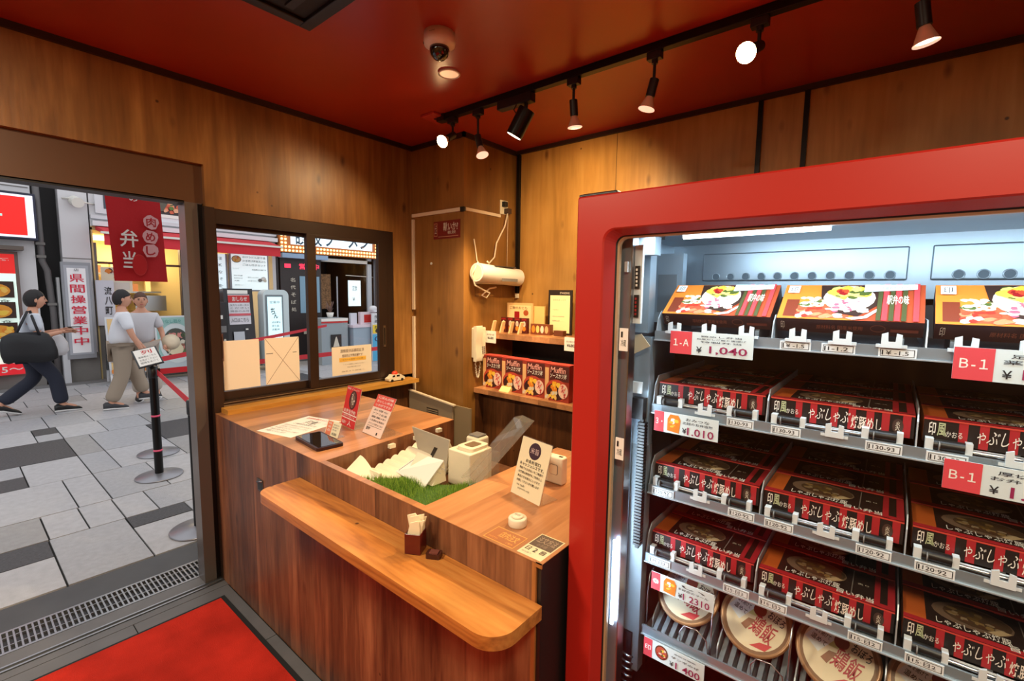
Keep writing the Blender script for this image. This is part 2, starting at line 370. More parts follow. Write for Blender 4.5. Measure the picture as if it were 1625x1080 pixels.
# walls
b = MB()
b.prism([(-1.6, 2.228), (0.895, 2.228), (0.895, 2.015), (2.23, 2.015), (2.23, ZC), (-1.6, ZC)], -2.86, XL, W_WALL, 'x')      # upper plywood panel
b.box((-2.90, -1.6, 2.035), (-2.80, 0.895, 2.228), BRZ2)
b.box((-2.86, 2.055, 0.99), (XL, 2.23, 2.015), W_WALL)
b.box((-2.86, 0.93, 0), (XL, 2.23, 0.93), W_DARK)
b.box((-2.86, -1.6, 0), (XL, -1.35, 2.035), W_WALL)
b.box((-2.95, -1.6, 2.06), (-2.86, 2.9, 3.2), mat('outer_cladding', (60, 50, 44), .5))
b.box((-2.95, 2.05, 0), (-2.86, 2.9, 2.1), mat('outer_cladding', (60, 50, 44), .5))
struct(b, 'wall_left')
b = MB(); b.box((-2.9, YB, 0), (1.5, YB + .1, ZC + .1), W_BACK); wb_ = struct(b, 'wall_back')
for x, wd in ((-0.609, .022), (-0.404, .022), ): 
    b = MB(); b.box((x - wd / 2, YB - .016, 0), (x + wd / 2, YB, ZC - .02), BLKM); b.build('joint_strip', wb_)
b = MB(); b.box((-1.4235, YB - .0015, 0), (-1.4205, YB, ZC - .02), mat('joint_gap', (70, 44, 20), .8)); b.build('panel_joint', wb_)
b = MB(); b.box((1.5, -1.6, 0), (1.6, 2.9, ZC + .1), W_WALL); struct(b, 'wall_right')
b = MB(); b.box((-2.9, -1.7, 0), (1.6, -1.6, ZC + .1), W_WALL); struct(b, 'wall_front')
b = MB(); b.box((-2.95, -1.7, ZC), (1.6, 2.9, ZC + .1), CEIL); struct(b, 'ceiling')
# pillar in the corner
b = MB(); b.box((-2.77, 2.225, 0), (-2.24, YB, ZC), wood('pillar_plywood', (118, 78, 32), (142, 96, 42), (158, 110, 54), 'Z', 0.0, rough=.42, scale=.6, contrast=1.2)); struct(b, 'wall_pillar')
TRIM = mat('dark_trim', (44, 24, 14), .5)
b = MB(); b.box((XL, -1.6, ZC - .028), (XL + .018, 2.225, ZC), TRIM); struct(b, 'trim_2')
b = MB(); b.box((XL, 2.207, ZC - .028), (-2.222, 2.225, ZC), TRIM); b.box((-2.24, 2.207, ZC - .028), (-2.222, YB, ZC), TRIM); struct(b, 'trim_3')
b = MB(); b.box((-2.24, YB - .018, ZC - .026), (1.5, YB, ZC), TRIM); struct(b, 'trim_4')
# doorway jamb and sliding door stile
b = MB(); b.box((-2.86, .888, 0), (-2.765, .934, 2.02), BRZ); b.box((-2.90, .812, 0), (-2.80, .888, 2.035), mat('jamb_grey_aluminium', (112, 104, 98), .3, .5)); b.box((-2.805, .868, 0), (-2.795, .888, 2.03), BLKM)
b.box((-2.90, -1.35, 2.028), (-2.80, .812, 2.04), BLACK)
struct(b, 'door_1')
# sliding window
win = struct(MB().box((-2.86, .934, 1.94), (-2.775, 2.055, 2.015), BRZ).box((-2.86, .934, .965), (-2.775, 2.055, .992), BRZ).box((-2.86, 1.995, .99), (-2.775, 2.055, 1.94), BRZ).box((-2.86, .934, .99), (-2.775, .942, 1.94), BRZ)
             .box((-2.776, .934, .966), (-2.77, 2.055, .972), STEEL).box((-2.776, .934, .982), (-2.77, 2.055, .986), STEEL), 'window_1')
def sash(y0, y1, x, name, lw, rw, hy):
    b = MB(); z0, z1 = .992, 1.94; s = .048
    b.box((x - .015, y0, z0), (x + .015, y0 + lw, z1), BRZ); b.box((x - .015, y1 - rw, z0), (x + .015, y1, z1), BRZ)
    b.box((x - .015, y0 + lw, z0), (x + .015, y1 - rw, z0 + s), BRZ); b.box((x - .015, y0 + lw, z1 - .02), (x + .015, y1 - rw, z1), BRZ)
    ws = b.build('window_sash', win, bevel=.002)
    b = MB(); b.box((x - .003, y0 + lw, z0 + s), (x + .003, y1 - rw, z1 - .02), GLASS); b.build('window_pane', ws)
    b = MB(); b.box((x + .015, hy, 1.21), (x + .019, hy + .02, 1.36), STEEL); b.box((x + .018, hy + .005, 1.225), (x + .0195, hy + .015, 1.345), BLACK); b.build('window_handle', ws)
sash(.942, 1.50, -2.82, 's', .008, .06, .938); win
sash(1.425, 2.0, -2.785, 's', .055, .07, 1.96)
b = MB(); b.box((-2.80, .92, .938), (-2.675, 2.2, .964), W_SILL); struct(b, 'window_sill')['kind'] = 'structure'

# carpet mat
b = MB(); b.box((-2.605, -1.5, 0), (-.1, .838, .006), RUBBER)
cp = solo(b, 'entrance_mat', 'red carpet floor mat with a black rubber border inside the doorway', 'mat')
b = MB(); b.box((-2.585, -1.48, .006), (-.12, .815, .011), mat('red_carpet_pile', (206, 50, 36), .95, noise=.25, nscale=5, bump=.6, bscale=500, spec=.1)); b.build('pile', cp)

# ================================================================ CEILING FITTINGS
t = thing('air_vent', 'square black air conditioning cassette recessed in the red ceiling', 'vent', (-1.55, .7, ZC - .03))
b = MB(); x0, x1, y0, y1 = -1.85, -1.25, .39, .99
for a in ((x0, y0, x1, y0 + .045), (x0, y1 - .045, x1, y1), (x0, y0 + .045, x0 + .045, y1 - .045), (x1 - .045, y0 + .045, x1, y1 - .045)): b.box((a[0], a[1], ZC - .025), (a[2], a[3], ZC), BLACK)
b.build('frame', t, bevel=.004)
b = MB(); b.box((x0 + .045, y0 + .045, ZC - .012), (x1 - .045, y1 - .045, ZC), mat('vent_black', (14, 13, 14), .6)); b.build('panel', t)
for i in range(4):
    b = MB(); yy = y0 + .12 + i * .115; b.box((x0 + .08, yy, ZC - .02), (x1 - .08, yy + .03, ZC - .011), BLACK); b.build('slat', t)
t = thing('dome_camera', 'white dome security camera with black glass on the red ceiling', 'camera', (-1.464, 1.316, ZC - .12))
cx, cy = -1.492, 1.342
b = MB(); b.lathe([(.061, ZC), (.063, ZC - .036), (.061, ZC - .046), (.036, ZC - .058)], mat('camera_white', (228, 214, 206), .35), (cx, cy, 0), 32); b.build('housing', t)
b = MB(); b.lathe([(.040, ZC - .054), (.040, ZC - .066), (.034, ZC - .085), (.021, ZC - .098), (.004, ZC - .103)], mat('dome_black_glass', (16, 14, 14), .06, coat=1), (cx, cy, 0), 28); b.build('dome', t)
b = MB(); CV(b, (cx + .012, cy - .0635, ZC - .022), (1, .25, 0), (0, 0, 1), .026, .004).text('MINI SPEED', 0, 0, 1, 1, K); b.box((cx - .044, cy - .047, ZC - .044), (cx - .037, cy - .041, ZC - .035), K); b.build('marking', t)
t = thing('downlight', 'small round recessed downlight with reflector beside the ceiling camera', 'lamp', (-1.711, 1.6, ZC - .006))
b = MB(); b.lathe([(.050, ZC - .001), (.053, ZC - .006), (.045, ZC - .008), (.043, ZC - .001)], mat('white_trim_ring', (230, 220, 205), .4), (-1.711, 1.6, 0), 28, cap=False); b.build('trim_ring', t)
b = MB(); b.cyl((-1.711, 1.6, ZC - .0045), (-1.711, 1.6, ZC - .0025), .044, mat('downlight_lens', (250, 200, 150), .4, emit=.6), 28); b.build('reflector', t)
t = thing('junction_box', 'small red ceiling box at the end of the black lighting track', 'box', (-2.19, 1.93, ZC - .02))
b = MB(); b.box((-2.235, 1.86, ZC - .014), (-2.12, 2.0, ZC), mat('box_red', (176, 52, 44), .4)); b.build('plate', t, bevel=.003)
b = MB(); b.cyl((-2.18, 1.93, ZC - .015), (-2.18, 1.93, ZC - .011), .012, BLACK, 12); b.build('socket', t)
# lighting track
TY = 1.94; ZT = ZC - .034
t = thing('lighting_track', 'long black lighting track on the red ceiling carrying the spotlights', 'track', (-1, TY, ZT))
b = MB(); b.box((-2.13, TY - .018, ZT), (1.2, TY + .018, ZC), BLKM); b.build('rail', t, bevel=.002)
b = MB(); b.box((-2.16, TY - .022, ZT - .003), (-2.10, TY + .022, ZC), BLACK); b.build('end_feed', t)
BULB = mat('bulb_lit_warm', (255, 214, 150), .3, emit=38); BULBD = mat('bulb_reflector', (250, 205, 175), .25, emit=.9); BULBS = mat('bulb_shell', (236, 190, 160), .18, .4)
def spot(x, z0, zb, tilt, label, on, energy, target, ang=75, bl_=.6):
    t = thing('track_spotlight', label, 'spotlight', (x, TY, zb), 'slim pendant spotlights on the track')
    b = MB(); b.box((x - .03, TY - .016, ZT - .03), (x + .03, TY + .016, ZT), BLACK); b.cyl((x, TY, ZT - .045), (x, TY, ZT - .03), .013, BLACK, 12); b.build('adapter', t, bevel=.002)
    b = MB(); b.cyl((x, TY, z0), (x, TY, ZT - .04), .0065, BLACK, 8); b.build('stem', t)
    d = Vector(tilt).normalized(); p = Vector((x, TY, z0)) - d * .01
    b = MB(); b.cyl(p, p + d * .07, .019, BLACK, 16); b.build('socket', t)
    q = p + d * .07; ax = d.orthogonal().normalized()
    b = MB(); b.cyl(q, q + d * .05, .014, BULBS, 20, .034, cap=False); b.build('bulb_shell', t)
    b = MB(); b.cyl(q + d * .049, q + d * .051, .034, BULB if on else BULBD, 20); b.build('bulb_lens', t)
    L = light('spot_lamp', 'SPOT', q + d * .062, energy, WARM, .03, target, ang, bl_); return t
spot(-2.045, 2.50, 2.4, (.1, -.85, -.55), 'lit slim spotlight nearest the corner pillar end of the track', True, 22, (-2.9, 1.1, 1.2), 110)
spot(-1.845, 2.45, 2.36, (.35, -.05, -.9), 'slim spotlight second from the pillar end of the track, tilted right', False, 55, (-1.95, 2.3, 1.0), 85)
spot(-1.232, 2.49, 2.37, (.03, .12, -1), 'slim spotlight just right of the large cylinder spotlight', False, 100, (-1.65, 2.78, 1.9), 100, 1.0)
spot(-.842, 2.48, 2.37, (-.22, -.1, -1), 'slim spotlight hanging midway along the track, left of the glaring one', False, 85, (-.85, .78, .8), 55)
spot(-.45, 2.50, 2.42, (-.15, -.8, -.45), 'glaring lit spotlight pointing at the viewer above the red fridge', True, 55, (-.75, .7, .8), 90)
spot(-.002, 2.48, 2.36, (.16, .1, -1), 'slim spotlight at the right end of the track above the red fridge', False, 22, (.15, 1.2, 1.9), 120)
t = thing('cylinder_spotlight', 'large black cylinder spotlight with gear box on the lighting track', 'spotlight', (-1.56, TY, 2.42))
b = MB(); b.box((-1.69, TY - .022, ZT - .045), (-1.47, TY + .022, ZT), BLACK); b.build('gear_box', t, bevel=.004)
q0 = Vector((-1.505, TY, 2.52)); q1 = Vector((-1.572, TY - .02, 2.40)); dd = (q1 - q0).normalized()
b = MB(); b.cyl((-1.515, TY, 2.50), (-1.51, TY, ZT - .04), .009, BLACK, 10); b.tube([(-1.55, TY - .03, ZT - .05), (-1.56, TY - .04, 2.52), (-1.545, TY - .04, 2.50)], .003, BLACK, 6); b.build('yoke', t)
b = MB(); b.cyl(q0, q1, .043, BLKM, 28); b.build('housing', t, bevel=.003)
b = MB(); b.cyl(q1 - dd * .001, q1 + dd * .002, .037, mat('spot_lens_warm', (255, 226, 190), .3, emit=7), 24); b.build('lens', t)
light('cylinder_lamp', 'SPOT', q1 + dd * .02, 70, WARM, .04, (-2.1, 1.7, 1.0), 105, .8)
# added fill lights under the ceiling behind the viewer, no fittings there
for x, y, e in ((-1.4, -.3, 44), (.4, -.6, 34), (.7, .4, 9)):
    light('unseen_room_fill', 'AREA', (x, y, ZC - .02), e, (1, .84, .60), .35)

# ================================================================ COUNTER
ct = thing('service_counter', 'wooden service counter with cedar front and sunken middle bay', 'counter', (-1.7, 1.2, 0))
b = MB(); b.box((-2.768, CF, 0), (-.652, CF + .018, CT - .002), W_FRONT); b.build('front_panel', ct)
b = MB(); b.box((-.652, CF, 0), (-.640, CF + .03, CT - .002), W_EDGE); b.build('edge_strip', ct, label='light orange wood edge strip')
b = MB(); b.box((-.6395, CF + .006, 0), (-.628, 1.65, CT - .003), mat('end_panel_black', (30, 26, 26), .45)); b.build('end_panel', ct, label='black end panel')
b = MB(); b.prism([(-2.768, CF - .001), (-.622, CF - .001), (-.622, 1.65), (-1.085, 1.65), (-1.085, .915), (-1.68, .915), (-1.74, 1.66), (-2.768, 1.66)], CT - .002, CT + .0, W_TOP, 'z')
top = b.build('counter_top', ct)
b = MB(); b.box((-.640, CF - .001, CT - .012), (-.6215, CF + .002, CT), W_EDGE); b.build('corner_trim', ct)
b = MB(); b.prism([(-1.68, .91), (-1.70, .91), (-1.76, 1.66), (-1.74, 1.66)], .60, CT - .002, W_FRONT, 'z'); b.box((-2.768, 1.645, 0), (-1.755, 1.659, CT - .002), W_FRONT); b.build('side_panel', ct)
b = MB(); b.box((-1.085, .91, .60), (-1.07, 1.65, CT - .002), W_FRONT); b.build('side_panel', ct)
b = MB(); b.box((-1.74, .91, .785), (-1.085, 1.62, .80), W_DARK); b.build('bay_shelf', ct)
b = MB(); b.box((-1.07, 1.635, 0), (-.64, 1.65, CT - .002), W_DARK); b.build('back_panel', ct)
b = MB(); lo = .804; b.prism([(-1.845, .89), (-.618, .89)] + [(-.618 - .07 + .07 * math.cos(t), .716 + .07 + .07 * math.sin(t)) for t in [-PI / 2 * i / 8 for i in range(9)]] + [(-1.845 + .055 - .055 * math.sin(t), .716 + .055 - .055 * math.cos(t)) for t in [PI / 2 * i / 8 for i in range(9)]], .797, .832, W_LEDGE, 'z')
b.build('front_ledge', ct, bevel=.002, label='orange wooden bag ledge with rounded corners')
b = MB(); hx, hz = -2.232, .69
b.box((hx - .03, CF - .003, hz - .03), (hx + .03, CF + .001, hz + .03), mat('handle_steel', (92, 84, 80), .3, .7)); b.box((hx - .022, CF - .0035, hz - .022), (hx + .022, CF - .0025, hz + .016), BLACK); b.tube([(hx - .026, CF - .006, hz + .012), (hx + .026, CF - .006, hz + .026)], .004, STEEL, 6); b.build('flush_handle', ct)
for i in range(3): b = MB(); b.box((-1.702 + .0 - i * .012, 1.22 + i * .15, .905), (-1.684 - i * .012, 1.25 + i * .15, .922), CREAM); b.build('cable_clip', ct)

# ---- on the counter
def frame_on(u0, u1, z0, z1, mb=None): pass
# flyer
b = MB(); R = Matrix.Translation((-2.205, 1.075, CT + .0005)) @ Matrix.Rotation(math.radians(14), 4, 'Z')
b.box((-.115, -.15, 0), (.115, .15, .0008), KW, R)
c = CV(b, (-.115, -.15, .0012), (1, 0, 0), (0, 1, 0), .23, .30, M=R)
c.text('お持ち帰りメニュー', .12, .86, .88, .94, KR, .01); c.text('手で書く', .36, .62, .7, .8, K); c.text('ご案内のお知らせ', .2, .54, .85, .6, K)
c.lines(['店内でお召し上がりの方へ', 'ご注文はこちらのタブレットから', ('お選びください', .6), '商品の受け取りはレジ横で', ('お願いいたします', .7)], .1, .08, .9, .48, KG)
solo(b, 'paper_flyer', 'white printed paper flyer lying flat at the left of the counter', 'flyer')
# tablet
t = thing('tablet', 'black tablet lying flat on the counter in front of the small price card', 'tablet', (-1.905, 1.008, CT))
R = Matrix.Translation((-1.905, 1.008, CT)) @ Matrix.Rotation(math.radians(-5), 4, 'Z')
b = MB(); b.prism(rrect(-.118, -.058, .118, .058, .012, 4), .001, .014, mat('tablet_case', (42, 14, 16), .35), 'z', R); b.build('case', t, bevel=.002)
b = MB(); b.prism(rrect(-.108, -.049, .108, .049, .004, 3), .0142, .0152, mat('tablet_glass', (16, 12, 14), .05, coat=1), 'z', R); b.build('screen', t)
def acrylic(name, label, x0, y0, x1, y1, zt, art, foot=.06, lean=.0, white=True, cat='sign'):
    '''L-shaped sign holder: print panel facing the viewer from (x0,y0) to (x1,y1), top z = zt'''
    p0 = Vector((x0, y0, CT)); p1 = Vector((x1, y1, CT)); U = (p1 - p0).normalized(); wd = (p1 - p0).length; back = Vector((-U.y, U.x, 0))
    h = zt - CT; V = (Vector((0, 0, 1)) * h + back * lean + U * 0).normalized()
    t = thing(name, label, cat, ((x0 + x1) / 2, (y0 + y1) / 2, CT))
    Mx = Matrix.Identity(4)
    N = U.cross(V)
    for i in range(3): Mx[i][0] = U[i]; Mx[i][1] = V[i]; Mx[i][2] = N[i]; Mx[i][3] = p0[i]
    H = h / V.z
    b = MB(); b.prism(rrect(0, 0.001, wd, H, .006, 3), -.0035, -.0010, ACRYL, 'z', Mx)
    q = [p0 + back * .003, p1 + back * .003, p1 + back * foot, p0 + back * foot]
    b.add([v + Vector((0, 0, .001)) for v in q] + [v + Vector((0, 0, .0035)) for v in q], [(0, 3, 2, 1), (4, 5, 6, 7), (0, 1, 5, 4), (1, 2, 6, 5), (2, 3, 7, 6), (3, 0, 4, 7)], ACRYL); b.build('acrylic_holder', t)
    b = MB(); b.prism(rrect(.002, .003, wd - .002, H - .002, .005, 3), -.0009, -.0002, KW, 'z', Mx)
    art(CV(b, p0 + U * .002 + V * .003, U, V, wd - .004, H - .005, .0003)); b.build('printed_card', t); return t
def art_red(c):
    c.rect(0, 0, 1, 1, ink(206, 36, 36)); c.ell(.55, .68, .26, .24, ink(70, 20, 24)); c.ell(.55, .68, .14, .2, ink(120, 96, 84)); c.blobs(.45, .52, .65, .84, [KC, KBR, KW], 14, .03, .8, 3)
    c.rect(0, .3, 1, .325, KW); c.rect(0, .2, 1, .22, KW); c.text('お弁当予約', .08, .34, .9, .44, KW, .01); c.text('受付中です詳しくは', .1, .24, .9, .29, KW); c.text('人', .5, .04, .75, .17, KW); c.text('店頭で', .08, .06, .4, .14, KW); c.text('限定 どんぶり', .08, .92, .9, .97, KW)
def art_pink(c):
    c.rect(0, 0, 1, 1, ink(240, 214, 200)); c.rect(0, .68, 1, 1, ink(222, 84, 72)); c.lines(['にほんの味', 'おいしい弁当', 'いかがですか'], .1, .71, .92, .97, KW, .3, .01)
    c.lines(['お得な', 'アプリ会員', '募集中', '入会費年会費無料', 'ポイントが貯まります'], .12, .24, .9, .64, K, .4); c.text('登録', .1, .1, .32, .18, K, .01); c.rect(.1, .205, .9, .212, K); c.rect(.72, .04, .78, .1, K)
def art_card(c):
    c.rect(0, 0, 1, 1, ink(242, 230, 196)); c.rect(0.04, .05, .42, .96, ink(232, 130, 92)); c.lines(['特', '価', '品'], .12, .3, .34, .9, KW); c.lines(['本日の', '日替り', ('弁当', .7)], .5, .4, .9, .85, KG); c.text('¥580', .52, .1, .86, .28, K)
def art_big(c):
    c.rect(0, 0, 1, 1, ink(238, 226, 190)); c.ell(.5, .81, .2, .145, ink(62, 38, 52)); c.text('旨', .38, .74, .62, .88, ink(220, 196, 190)); c.ell(.5, .81, .17, .125, ink(62, 38, 52)); c.text('米旨', .36, .76, .64, .86, ink(214, 188, 182))
    c.text('お会計窓口', .28, .59, .78, .65, K, .02); c.text('キャッシュレスです。', .1, .52, .92, .58, K, .02)
    c.lines(['現金でのお支払いをご希望の', 'お客様は券売機をご利用の上', ('商品と引き換えにレジまで', .95), ('お越しくださいませ願います', .95)], .12, .24, .92, .50, K, .4, .01); c.text('no cash', .16, .17, .42, .21, K); c.text('payment only', .22, .11, .62, .15, K)
acrylic('menu_stand', 'tall red advertising card in a clear stand on the counter left side', -2.095, 1.222, -1.945, 1.205, 1.132, art_red, .09, .045)
acrylic('menu_stand', 'pale pink card with red top panel in a clear stand beside the red one', -1.900, 1.218, -1.738, 1.205, 1.110, art_pink, .12, .09)
acrylic('price_card', 'small cream price card with orange block standing behind the tablet', -1.998, 1.082, -1.886, 1.085, 1.005, art_card, .04, .025)
acrylic('notice_stand', 'cream notice with dark round emblem in a clear stand, right side of counter', -.948, 1.163, -.808, 1.137, 1.124, art_big, .08, .055)
# card reader
t = thing('card_reader', 'white square card reader with rounded edges behind the cream notice stand', 'card reader', (-.875, 1.335, CT))
b = MB(); b.box((-.925, 1.315, CT + .001), (-.842, 1.35, CT + .098), CREAM); b.build('body', t, bevel=.007, seg=3)
b = MB(); b.prism(rrect(-.893, CT + .035, -.860, CT + .072, .006, 3), 1.3135, 1.3145, ink(150, 140, 124), 'y'); b.prism(rrect(-.891, CT + .037, -.862, CT + .070, .005, 3), 1.312, 1.3134, CREAM, 'y'); b.box((-.865, 1.325, CT + .098), (-.85, 1.335, CT + .099), K); b.build('logo_square', t)
# round disc
t = thing('round_button', 'round white push button puck near the front corner of the counter', 'button', (-.79, 1.005, CT))
b = MB(); b.lathe([(.025, CT + .0005), (.027, CT + .004), (.027, CT + .022), (.025, CT + .025)], CREAM, (-.79, 1.005, 0), 32); b.build('base', t)
b = MB(); b.lathe([(.017, CT + .0245), (.017, CT + .029), (.0155, CT + .031)], CREAM, (-.79, 1.005, 0), 28); CV(b, (-.800, 1.000, CT + .0312), (1, 0, 0), (0, 1, 0), .020, .010).text('呼出', 0, 0, 1, 1, KG); b.build('cap', t)
# stickers
def flat(name, label, c4, z, art, m, cat='sticker'):
    a, b_, d_ = [Vector((p[0], p[1], z)) for p in c4]; U = (b_ - a); V = (d_ - a); wd = U.length; h = V.length; b = MB()
    q = [a, b_, b_ + V, d_]; b.add([v + Vector((0, 0, -.0003)) for v in q] + [v + Vector((0, 0, .0001)) for v in q], [(0, 3, 2, 1), (4, 5, 6, 7), (0, 1, 5, 4), (1, 2, 6, 5), (2, 3, 7, 6), (3, 0, 4, 7)], m)
    art(CV(b, a, U, V, wd, h, .0002)); return solo(b, name, label, cat)
def art_s1(c):
    e = ink(240, 170, 90); c.rect(0, 0, 1, 1, e); c.rect(.02, .04, .98, .96, ink(172, 108, 66)); c.text('店内注文', .3, .36, .9, .82, e, .01); c.text('テイクアウト', .1, .12, .4, .26, e); c.text('ご案内', .68, .12, .9, .24, e)
def art_s2(c):
    c.rect(0, 0, 1, 1, ink(226, 210, 170)); c.rect(.04, .42, .96, .97, ink(92, 74, 62)); c.text('注文方法', .12, .62, .88, .9, ink(170, 150, 130)); c.text('の手順', .3, .46, .7, .58, ink(150, 130, 112)); c.text('日', .1, .2, .28, .36, K, .03); c.text('2', .42, .2, .55, .36, K, .03); c.text('回', .7, .2, .88, .36, K, .03); c.text('読み取り', .1, .07, .5, .13, KG)
flat('counter_sticker', 'orange outlined sticker on the counter front edge beside the round button', [(-.826, .898), (-.722, .898), (-.826, .965)], CT + .0004, art_s1, ink(172, 108, 66))
flat('counter_sticker', 'cream and grey instruction sticker at the front right corner of the counter', [(-.708, .899), (-.632, .899), (-.708, 1.012)], CT + .0004, art_s2, ink(226, 210, 170))
# bay contents
b = MB(); rg = random.Random(5)
G1 = mat('artificial_grass_blade', (104, 142, 36), .6); G2 = mat('artificial_grass_blade_light', (140, 170, 60), .6); G3 = mat('artificial_grass_blade_dark', (58, 92, 24), .6)
poly = [(-1.60, .920), (-1.09, .920), (-1.09, 1.21), (-1.20, 1.24), (-1.30, 1.16), (-1.45, 1.13)]
def inside(x, y, P):
    r = False; j = len(P) - 1
    for i in range(len(P)):
        if (P[i][1] > y) != (P[j][1] > y) and x < (P[j][0] - P[i][0]) * (y - P[i][1]) / (P[j][1] - P[i][1]) + P[i][0]: r = not r
        j = i
    return r
def gz(x, y): return .872 + .014 * math.sin(9 * x + 2) * math.sin(14 * y) + .006 * math.sin(31 * x)
gt = thing('grass_mat', 'green artificial grass mat in the sunken bay of the counter', 'grass mat', (-1.3, 1.03, .801))
nx, ny = 26, 16; vs = []; fs = []
b.prism(poly, .801, .866, G3, 'z'); b.build('backing', gt)
b = MB(); vv = {0: [], 1: [], 2: []}; ff = {0: [], 1: [], 2: []}
n = 0
while n < 9000:
    x = rg.uniform(-1.60, -1.09); y = rg.uniform(.918, 1.24)
    if not inside(x, y, poly): continue
    n += 1; z = gz(x, y) - .012; a = rg.uniform(0, 2 * PI); k = rg.choice([0, 0, 1, 1, 2]); wv = .0011; h = rg.uniform(.014, .026); l = rg.uniform(.002, .010)
    ux, uy = math.cos(a) * wv, math.sin(a) * wv; lx, ly = -math.sin(a) * l * rg.choice([-1, 1]), math.cos(a) * l
    j = len(vv[k]); tx_ = min(-1.088, x + lx); ty_ = max(.9165, y + ly)
    vv[k] += [(x - ux, y - uy, z), (x + ux, y + uy, z), (tx_, ty_, z + h)]; ff[k].append((j, j + 1, j + 2))
for k, mm in enumerate((G1, G2, G3)): b.add(vv[k], ff[k], mm)
b.build('grass_blades', gt)['kind'] = 'stuff'
# curved white sheet, left of bay
t = thing('paper_guide', 'cream curved plastic sheet at the left of the sunken bay', 'guide', (-1.6, 1.0, .801))
b = MB(); loops = []
for i in range(9):
    s = i / 8; x = -1.668 + s * .15; z = .924 - .035 * math.sin(s * PI * .8) * s * 2; loops.append([(x, 1.06, z), (x + .02, .955, z - .055)])
b.loft([l for l in loops], CREAM, True, close=False); l2 = [[(p[0], p[1], p[2] - .004) for p in l] for l in loops]; b.loft(l2, CREAM, True, close=False); b.build('curved_sheet', t)
b = MB(); b.add([(-1.52, 1.06, .885), (-1.50, .955, .83), (-1.50, .955, .80), (-1.52, 1.06, .80)], [(0, 1, 2, 3)], mat('sheet_edge', (180, 160, 130), .5)); b.box((-1.665, 1.05, .801), (-1.52, 1.058, .885), CREAM); b.build('support', t)
# ridged tray
t = thing('ridged_tray', 'cream ridged plastic tray behind the grass mat', 'tray', (-1.58, 1.28, .801))
b = MB(); n = 56; prof = []
for i in range(n + 1):
    s = i / n; y = 1.09 + .28 * s; z = .838 + .062 * s + .010 * abs(math.sin(s * PI * 7)); prof.append((y, z))
b.prism(prof + [(1.37, .802), (1.09, .802)], -1.67, -1.50, CREAM, 'x', smooth=True); b.build('ridged_body', t)
# small white card stand on the grass
t = thing('desk_card', 'small white card on a tilted stand resting on the grass mat', 'card', (-1.40, 1.13, .88))
q = [Vector(v) for v in ((-1.533, 1.135, .866), (-1.315, 1.10, .868), (-1.280, 1.17, .965), (-1.456, 1.20, .940))]
Nn = (q[1] - q[0]).cross(q[3] - q[0]).normalized() * .004
b = MB(); b.add([v - Nn for v in q] + q, [(0, 3, 2, 1), (4, 5, 6, 7), (0, 1, 5, 4), (1, 2, 6, 5), (2, 3, 7, 6), (3, 0, 4, 7)], KW); b.build('card', t)
b = MB(); c = CV(b, q[0] + Nn * .1, q[1] - q[0], q[3] - q[0], (q[1] - q[0]).length, (q[3] - q[0]).length, .0003); c.text('お支払い方法のご案内', .2, .84, .95, .92, KG); c.text('クレジット可', .55, .68, .95, .74, KG); c.rect(.03, .1, .05, .9, KG); b.build('print', t)
b = MB(); b.prism([(1.13, .87), (1.20, .87), (1.19, .95)], -1.46, -1.30, CREAM, 'x'); b.build('stand', t)
# register tablet seen from behind
t = thing('register_display', 'register tablet on a stand with its grey back to the viewer', 'tablet', (-1.5, 1.38, .801))
q = [Vector(v) for v in ((-1.575, 1.305, .842), (-1.40, 1.285, .842), (-1.400, 1.31, .985), (-1.685, 1.34, .982))]
Nn = (q[1] - q[0]).cross(q[3] - q[0]).normalized() * .008
b = MB(); b.add([v - Nn for v in q] + q, [(0, 3, 2, 1), (4, 5, 6, 7), (0, 1, 5, 4), (1, 2, 6, 5), (2, 3, 7, 6), (3, 0, 4, 7)], mat('tablet_back', (176, 168, 152), .4, .15)); b.build('back_shell', t, bevel=.003)
c0 = (q[0] + q[1] + q[2] + q[3]) / 4
b = MB(); e = q[2] - q[1]; e.normalize(); u = (q[1] - q[0]).normalized()
pp = [c0 - u * .015 - e * .045, c0 + u * .008 - e * .045, c0 + u * .045 + e * .022, c0 + u * .022 + e * .022]
b.add([p + Nn * .15 for p in pp], [(0, 1, 2, 3)], BLACK); b.build('slot', t)
b = MB(); b.box((-1.60, 1.38, .801), (-1.43, 1.50, .812), CREAM); b.prism([(1.36, .94), (1.42, .81), (1.47, .81), (1.38, .95)], -1.54, -1.48, CREAM, 'x'); b.build('stand', t)
# receipt printer
t = thing('receipt_printer', 'cream box shaped receipt printer with rounded slot lid', 'printer', (-1.33, 1.40, .801))
b = MB(); b.box((-1.405, 1.305, .801), (-1.275, 1.44, .95), CREAM); b.build('body', t, bevel=.006, seg=3)
b = MB(); b.prism(rrect(-1.375, 1.325, -1.285, 1.435, .02, 5), .950, .964, CREAM, 'z'); b.build('lid', t, bevel=.003)
b = MB(); b.prism(rrect(-1.355, 1.35, -1.305, 1.41, .008, 4), .9641, .966, mat('slot_brown', (120, 96, 70), .5), 'z'); b.build('paper_slot', t)
t = thing('card_terminal', 'small cream card terminal standing behind the receipt printer', 'terminal', (-1.42, 1.48, .801))
b = MB(); b.box((-1.45, 1.455, .801), (-1.37, 1.53, .96), CREAM); b.build('body', t, bevel=.012, seg=3)
b = MB(); b.box((-1.44, 1.465, .96), (-1.38, 1.52, .968), KG); b.build('keypad', t, bevel=.003)
